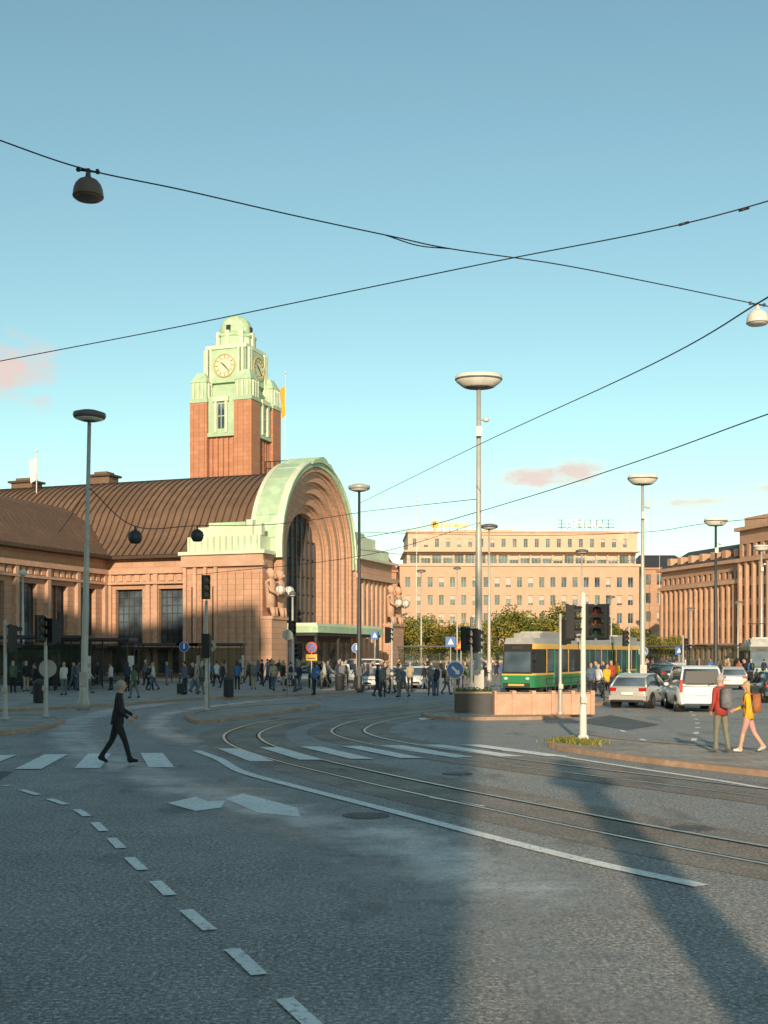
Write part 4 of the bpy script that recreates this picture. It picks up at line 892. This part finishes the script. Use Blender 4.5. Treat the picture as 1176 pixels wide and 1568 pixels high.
# ---------------------------------------------------------------- people
SKIN=mk('skin',(.55,.33,.24),.6,0,.08,5)
HAIRG=mk('hair_grey',(.42,.38,.35),.8); HAIRB=mk('hair_brown',(.05,.03,.02),.8); HAIRY=mk('hair_blonde',(.5,.33,.15),.8)
def cloth(n,c): return mk('cloth_'+n,c,.85,0,.2,9,.2)
CL={k:cloth(k,v) for k,v in dict(black=(.018,.018,.022),navy=(.03,.04,.08),grey=(.16,.16,.17),white=(.62,.6,.57),red=(.38,.05,.04),yellow=(.75,.42,.03),jeans=(.09,.13,.2),beige=(.42,.33,.23),pink=(.55,.3,.27),blue=(.06,.15,.35),green=(.08,.13,.07),rust=(.35,.12,.05),khaki=(.2,.19,.15)).items()}
def person_mesh(legs,arms,lean=0.0,longhair=False,pack=False,shorts=False,sh=.175,shoulderbag=False):
    V=[];R=[];E=[];B=[]
    def v(p,r): V.append(Vector(p)); R.append(r); return len(V)-1
    def e(a,b,m): E.append((a,b)); B.append((a,b,m))
    L=lambda x,y,z:(x,y+lean*(z-.95),z)
    pel=v(L(0,0,.96),(.15,.115)); wa=v(L(0,0,1.12),(.135,.10)); ch=v(L(0,.0,1.32),(.155,.115)); nb=v(L(0,-.01,1.46),(.085,.07)); nk=v(L(0,.01,1.53),(.052,.052)); h1=v(L(0,.025,1.60),(.07,.085)); h2=v(L(0,.025,1.68),(.078,.092))
    e(pel,wa,2); e(wa,ch,2); e(ch,nb,2); e(nb,nk,0); e(nk,h1,0); e(h1,h2,0)
    hands=[]; feetz=[]
    for s,(a,k),(ua,fa,out) in zip((-1,1),legs,arms):
        hip=v((s*.095,0,.90),(.095,.095)); e(pel,hip,3)
        kn=Vector((s*.10,.43*sin(a),.90-.43*cos(a))); an=kn+Vector((0,.42*sin(a-k),-.42*cos(a-k)))
        mid=v(Vector((s*.098,.2*sin(a),.90-.2*cos(a))),(.088,.088)); knee=v(kn,(.062,.062)); cf=v(kn.lerp(an,.35),(.06,.062)); ank=v(an,(.045,.048))
        fdir=Vector((0,cos((a-k)*.6),sin((a-k)*.6))); toe=v(an+fdir*.17+Vector((s*.02,0,-.035)),(.042,.032)); heel=v(an-fdir*.05+Vector((0,0,-.035)),(.04,.035))
        e(hip,mid,3); e(mid,knee,3); e(knee,cf,0 if shorts else 3); e(cf,ank,0 if shorts else 3); e(ank,toe,4); e(ank,heel,4)
        feetz.append(min(an.z,V[toe].z,V[heel].z))
        shd=Vector(L(s*sh,0,1.42)); el_=shd+Vector((s*.28*sin(out),.28*sin(ua)*cos(out),-.28*cos(ua)*cos(out))); wr=el_+Vector((-s*.03,.25*sin(ua+fa),-.25*cos(ua+fa))); hd=wr+(wr-el_).normalized()*.07
        a0=v(shd,(.068,.068)); a1=v(el_,(.05,.05)); a2=v(wr,(.036,.034)); a3=v(hd,(.036,.022))
        e(ch,a0,2); e(a0,a1,2); e(a1,a2,2); e(a2,a3,0); hands.append((wr,hd,(wr-el_).normalized(),s))
    dz=-(min(feetz)-.035)
    me=bpy.data.meshes.new('sk'); me.from_pydata(V,E,[]); ob=bpy.data.objects.new('sk',me); S.collection.objects.link(ob)
    md=ob.modifiers.new('s','SKIN'); md.use_smooth_shade=True; sv=me.skin_vertices[0].data
    for i,r in enumerate(R): sv[i].radius=r; sv[i].use_root=(i==pel)
    sb=ob.modifiers.new('d','SUBSURF'); sb.levels=2; sb.render_levels=2
    dg=bpy.context.evaluated_depsgraph_get(); dg.update(); em=ob.evaluated_get(dg).to_mesh()
    mb=MB(); mb.mats=[0,1,2,3,4,5]
    vs=[tuple(x.co) for x in em.vertices]
    for p in em.polygons:
        c_=p.center; best=9; bm=0
        for a,b,m in B:
            A_=V[a];D=V[b]-A_; tt=max(0,min(1,(c_-A_).dot(D)/D.length_squared)); dd=(c_-(A_+D*tt)).length-.5*(R[a][0]*(1-tt)+R[b][0]*tt)
            if dd<best: best=dd;bm=m
        mb.f.append(list(p.vertices)); mb.m.append(bm); mb.sm.append(True)
    mb.v=vs; ob.evaluated_get(dg).to_mesh_clear(); bpy.data.objects.remove(ob)
    hc=Vector(L(0,.025,1.645))
    n=14
    mb.loft([[L((rx)*cos(2*pi*j/n),ry*sin(2*pi*j/n),z) for j in range(n)] for rx,ry,z in ((.15,.11,1.16),(.165,.125,1.02),(.178,.14,.84),(.17,.13,.84))],2,True,True)
    mb.loft([[L(r*cos(2*pi*j/n),r*sin(2*pi*j/n)-.005,z) for j in range(n)] for r,z in ((.085,1.45),(.07,1.50),(.062,1.50))],2,False,True)
    mb.sph(hc+Vector((0,0,.0)),(.076,.095,.115),0,14)
    mb.loft([[hc+Vector(p) for p in q] for q in ([(-.012,.09,.02),(.012,.09,.02),(.012,.07,.02),(-.012,.07,.02)],[(-.018,.12,-.02),(.018,.12,-.02),(.018,.07,-.025),(-.018,.07,-.025)])],0,True,True)
    for s in (-1,1):
        mb.sph(hc+Vector((s*.03,.086,.015)),(.012,.008,.007),5,8); mb.sph(hc+Vector((s*.078,-.005,-.0)),(.012,.02,.03),0,8); mb.sph(hc+Vector((s*.03,.088,.034)),(.018,.006,.004),1,6)
    mb.sph(hc+Vector((0,.085,-.052)),(.024,.007,.006),5,8)
    mb.sph(hc+Vector((0,-.022,.03)),(.086,.092,.1),1,14)
    if longhair: mb.loft([[hc+Vector((rx*cos(2*pi*j/10),-.05+ry*sin(2*pi*j/10),z)) for j in range(10)] for rx,ry,z in ((.08,.05,.04),(.09,.055,-.05),(.08,.05,-.15),(.04,.03,-.24))],1,True,True)
    for wr,hd,dr,s in hands:
        side=Vector((0,1,0)); side=(side-dr*side.dot(dr)).normalized(); nrm=dr.cross(side)*(-s)
        if nrm.x*s>0: nrm=-nrm
        for i,(L_) in enumerate((.065,.075,.07,.055)):
            b0=hd+side*(.03-.02*i)+dr*.005; mb.tube([b0-dr*.02,b0+dr*L_*.5+nrm*.006,b0+dr*L_*.9+nrm*.028],[.0095,.009,.006],0,6)
        b0=wr+side*.025+dr*.02; mb.tube([b0,b0+side*.03+dr*.03+nrm*.01,b0+side*.035+dr*.06+nrm*.015],[.011,.01,.007],0,6)
    if pack:
        y=-.21
        mb.loft([[L(x*w_,y+d_,z) for x,d_ in ((-1,.08),(-.9,-.04),(-.5,-.1),(.5,-.1),(.9,-.04),(1,.08))] for w_,z in ((.10,1.0),(.15,1.03),(.155,1.25),(.13,1.42),(.08,1.46))],5,True,True)
        for s in (-1,1): mb.tube([L(s*.1,-.12,1.44),L(s*.11,.02,1.49),L(s*.11,.13,1.35),L(s*.13,.05,1.1)],.018,5,5)
    if shoulderbag: mb.loft([[(.24+dx,dy,z) for dx,dy in ((-.05,-.14),(.05,-.14),(.05,.14),(-.05,.14))] for z in (.72,.95)],5,True,False); mb.tube([(.24,-.12,.95),(.2,0,1.45),(.24,.12,.95)],.012,5,5)
    mb.v=[(x,y,z+dz) for x,y,z in mb.v]
    return mb
def mkp(**k):
    mb=person_mesh(**k); me=bpy.data.meshes.new('person_mesh'); me.from_pydata(mb.v,[],mb.f)
    for i in range(6): me.materials.append(SKIN)
    me.polygons.foreach_set('material_index',mb.m); me.polygons.foreach_set('use_smooth',mb.sm); me.update(); return me
def putp(name,me,loc,rz,cols,sc=1,hair=HAIRB,acc=None):
    o=inst(name,me,loc,rz,sc)
    for i,m in enumerate((SKIN,hair,cols[0],cols[1],CL['black'] if len(cols)<3 else cols[2],acc or BLACK)):
        o.material_slots[i].link='OBJECT'; o.material_slots[i].material=m
    return o
stride=mkp(legs=((-.30,.30),(.38,.12)),arms=((.15,.9,.10),(.0,.85,.10)),lean=.09)
V1=mkp(legs=((.3,.08),(-.3,.25)),arms=((-.3,.2,.08),(.3,.3,.08)),lean=.04)
V2=mkp(legs=((.03,.03),(-.03,.03)),arms=((.05,.15,.1),(.1,1.3,.08)))
V3=mkp(legs=((-.2,.35),(.25,.08)),arms=((.2,.3,.08),(-.2,.2,.08)),lean=.05,pack=True)
V4=mkp(legs=((.22,.05),(-.25,.2)),arms=((-.2,.2,.08),(.1,1.2,.1)),lean=.03,longhair=True,sh=.16,shoulderbag=True)
V5=mkp(legs=((-.03,.02),(.04,.04)),arms=((.1,.3,.08),(-.05,.2,.08)),longhair=True,sh=.16)
CM=mkp(legs=((.10,.06),(-.12,.10)),arms=((.0,.5,.12),(.15,1.1,.1)),lean=.03,pack=True)
CW=mkp(legs=((.28,.1),(-.3,.3)),arms=((-.1,.3,.1),(.25,.9,.1)),lean=.05,longhair=True,pack=True,sh=.16,shorts=True)
x,y=G(180,1171); putp('walking_man',stride,(x,y,.016),-pi/2+.15,(CL['black'],CL['black']),1.03,HAIRG)
x,y=G(1104,1160); putp('standing_man',CM,(x,y,.11),.5,(CL['red'],CL['khaki'],CL['grey']),1.0,HAIRG,CL['grey'])
x,y=G(1146,1160); putp('walking_woman',CW,(x,y,.11),1.2,(CL['yellow'],CL['pink'],CL['white']),.93,HAIRY,CL['rust'])
rr=random.Random(11); VV=[V1,V2,V3,V4,V5,V2,V1]
darkc=['black','navy','grey','black','jeans','blue','white','green','beige','navy','grey']; legc=['black','jeans','navy','grey','black','beige']
ppl=[(235,1060),(283,1067),(299,1064),(308,1067),(345,1048),(368,1050),(380,1048),(419,1061),(434,1061),(445,1054),(458,1060),(481,1068),(476,1057),(497,1056),(519,1055),(530,1053),(545,1058),(578,1067),(586,1068),(610,1068),(618,1068),(660,1066),(668,1066),(684,1064),(205,1073),(195,1062),(170,1060),(135,1065),(112,1060),(98,1068),(55,1066),(40,1060),(20,1064),(255,1052),(322,1050),(332,1054),(395,1045),(410,1044),(465,1046),(505,1046),(560,1048),(572,1046),(600,1052),(628,1060),(650,1056),(700,1058),(712,1050),
 (905,1072),(917,1070),(929,1073),(912,1062),(924,1060),(936,1062),(945,1052),(958,1046),(975,1042),(1012,1026),(1000,1030),(1005,1034),(1022,1028),(1032,1030),(987,1036),(760,1052),(770,1048),(1048,1030),(1070,1034),(1100,1032),(1115,1040),(1130,1036),(1148,1042),(1165,1040),(640,1040),(655,1036),(675,1038),(690,1036),(720,1038),(740,1034),(590,1038),(540,1040),(520,1038),(955,1036),(970,1030),(1088,1038)]
for k in range(34): ppl.append((rr.uniform(395,600),rr.uniform(1041,1062)))
for k in range(24): ppl.append((rr.uniform(0,400),rr.uniform(1045,1062)))
for k in range(24): ppl.append((rr.uniform(880,1040),rr.uniform(1026,1045)))
for k in range(14): ppl.append((rr.uniform(600,745),rr.uniform(1030,1058)))
for k in range(12): ppl.append((rr.uniform(1110,1176),rr.uniform(1036,1050)))
for i,(u,v_) in enumerate(ppl):
    x,y=G(u,v_); up=['white','rust','beige','pink','red','yellow','blue'] if u>880 else darkc
    putp('pedestrian',VV[i%7],(x,y,.11 if (u<550 or u>880) else .004),rr.choice([0,pi/2,-pi/2,pi,1,-1,2.4])+rr.uniform(-.4,.4),(CL[rr.choice(up+darkc)],CL[rr.choice(legc)]),rr.uniform(.93,1.05),rr.choice([HAIRB,HAIRB,HAIRY,HAIRG]))
x,y=G(277,1067); mb=MB(); mb.box(-.2,.2,-.13,.13,.06,.62,BLACK); mb.tube([(-.12,.1,.6),(-.12,.1,1.0),(.12,.1,1.0),(.12,.1,.6)],.015,STEEL,5)
for s in (-1,1): mb.sph((s*.16,0,.035),.035,RUBBER,8)
mb.obj('suitcase',None,(x,y,.12),bevel=.03)
for u,v_ in ((520,1060),(60,1080),(350,1070)):
    x,y=G(u,v_); mb=MB(); mb.lathe([(.25,0),(.27,.05),(.27,.85),(.3,.9),(.28,1.0),(.1,1.08)],(0,0,0),STEELD,14); mb.obj('litter_bin',None,(x,y,.11))
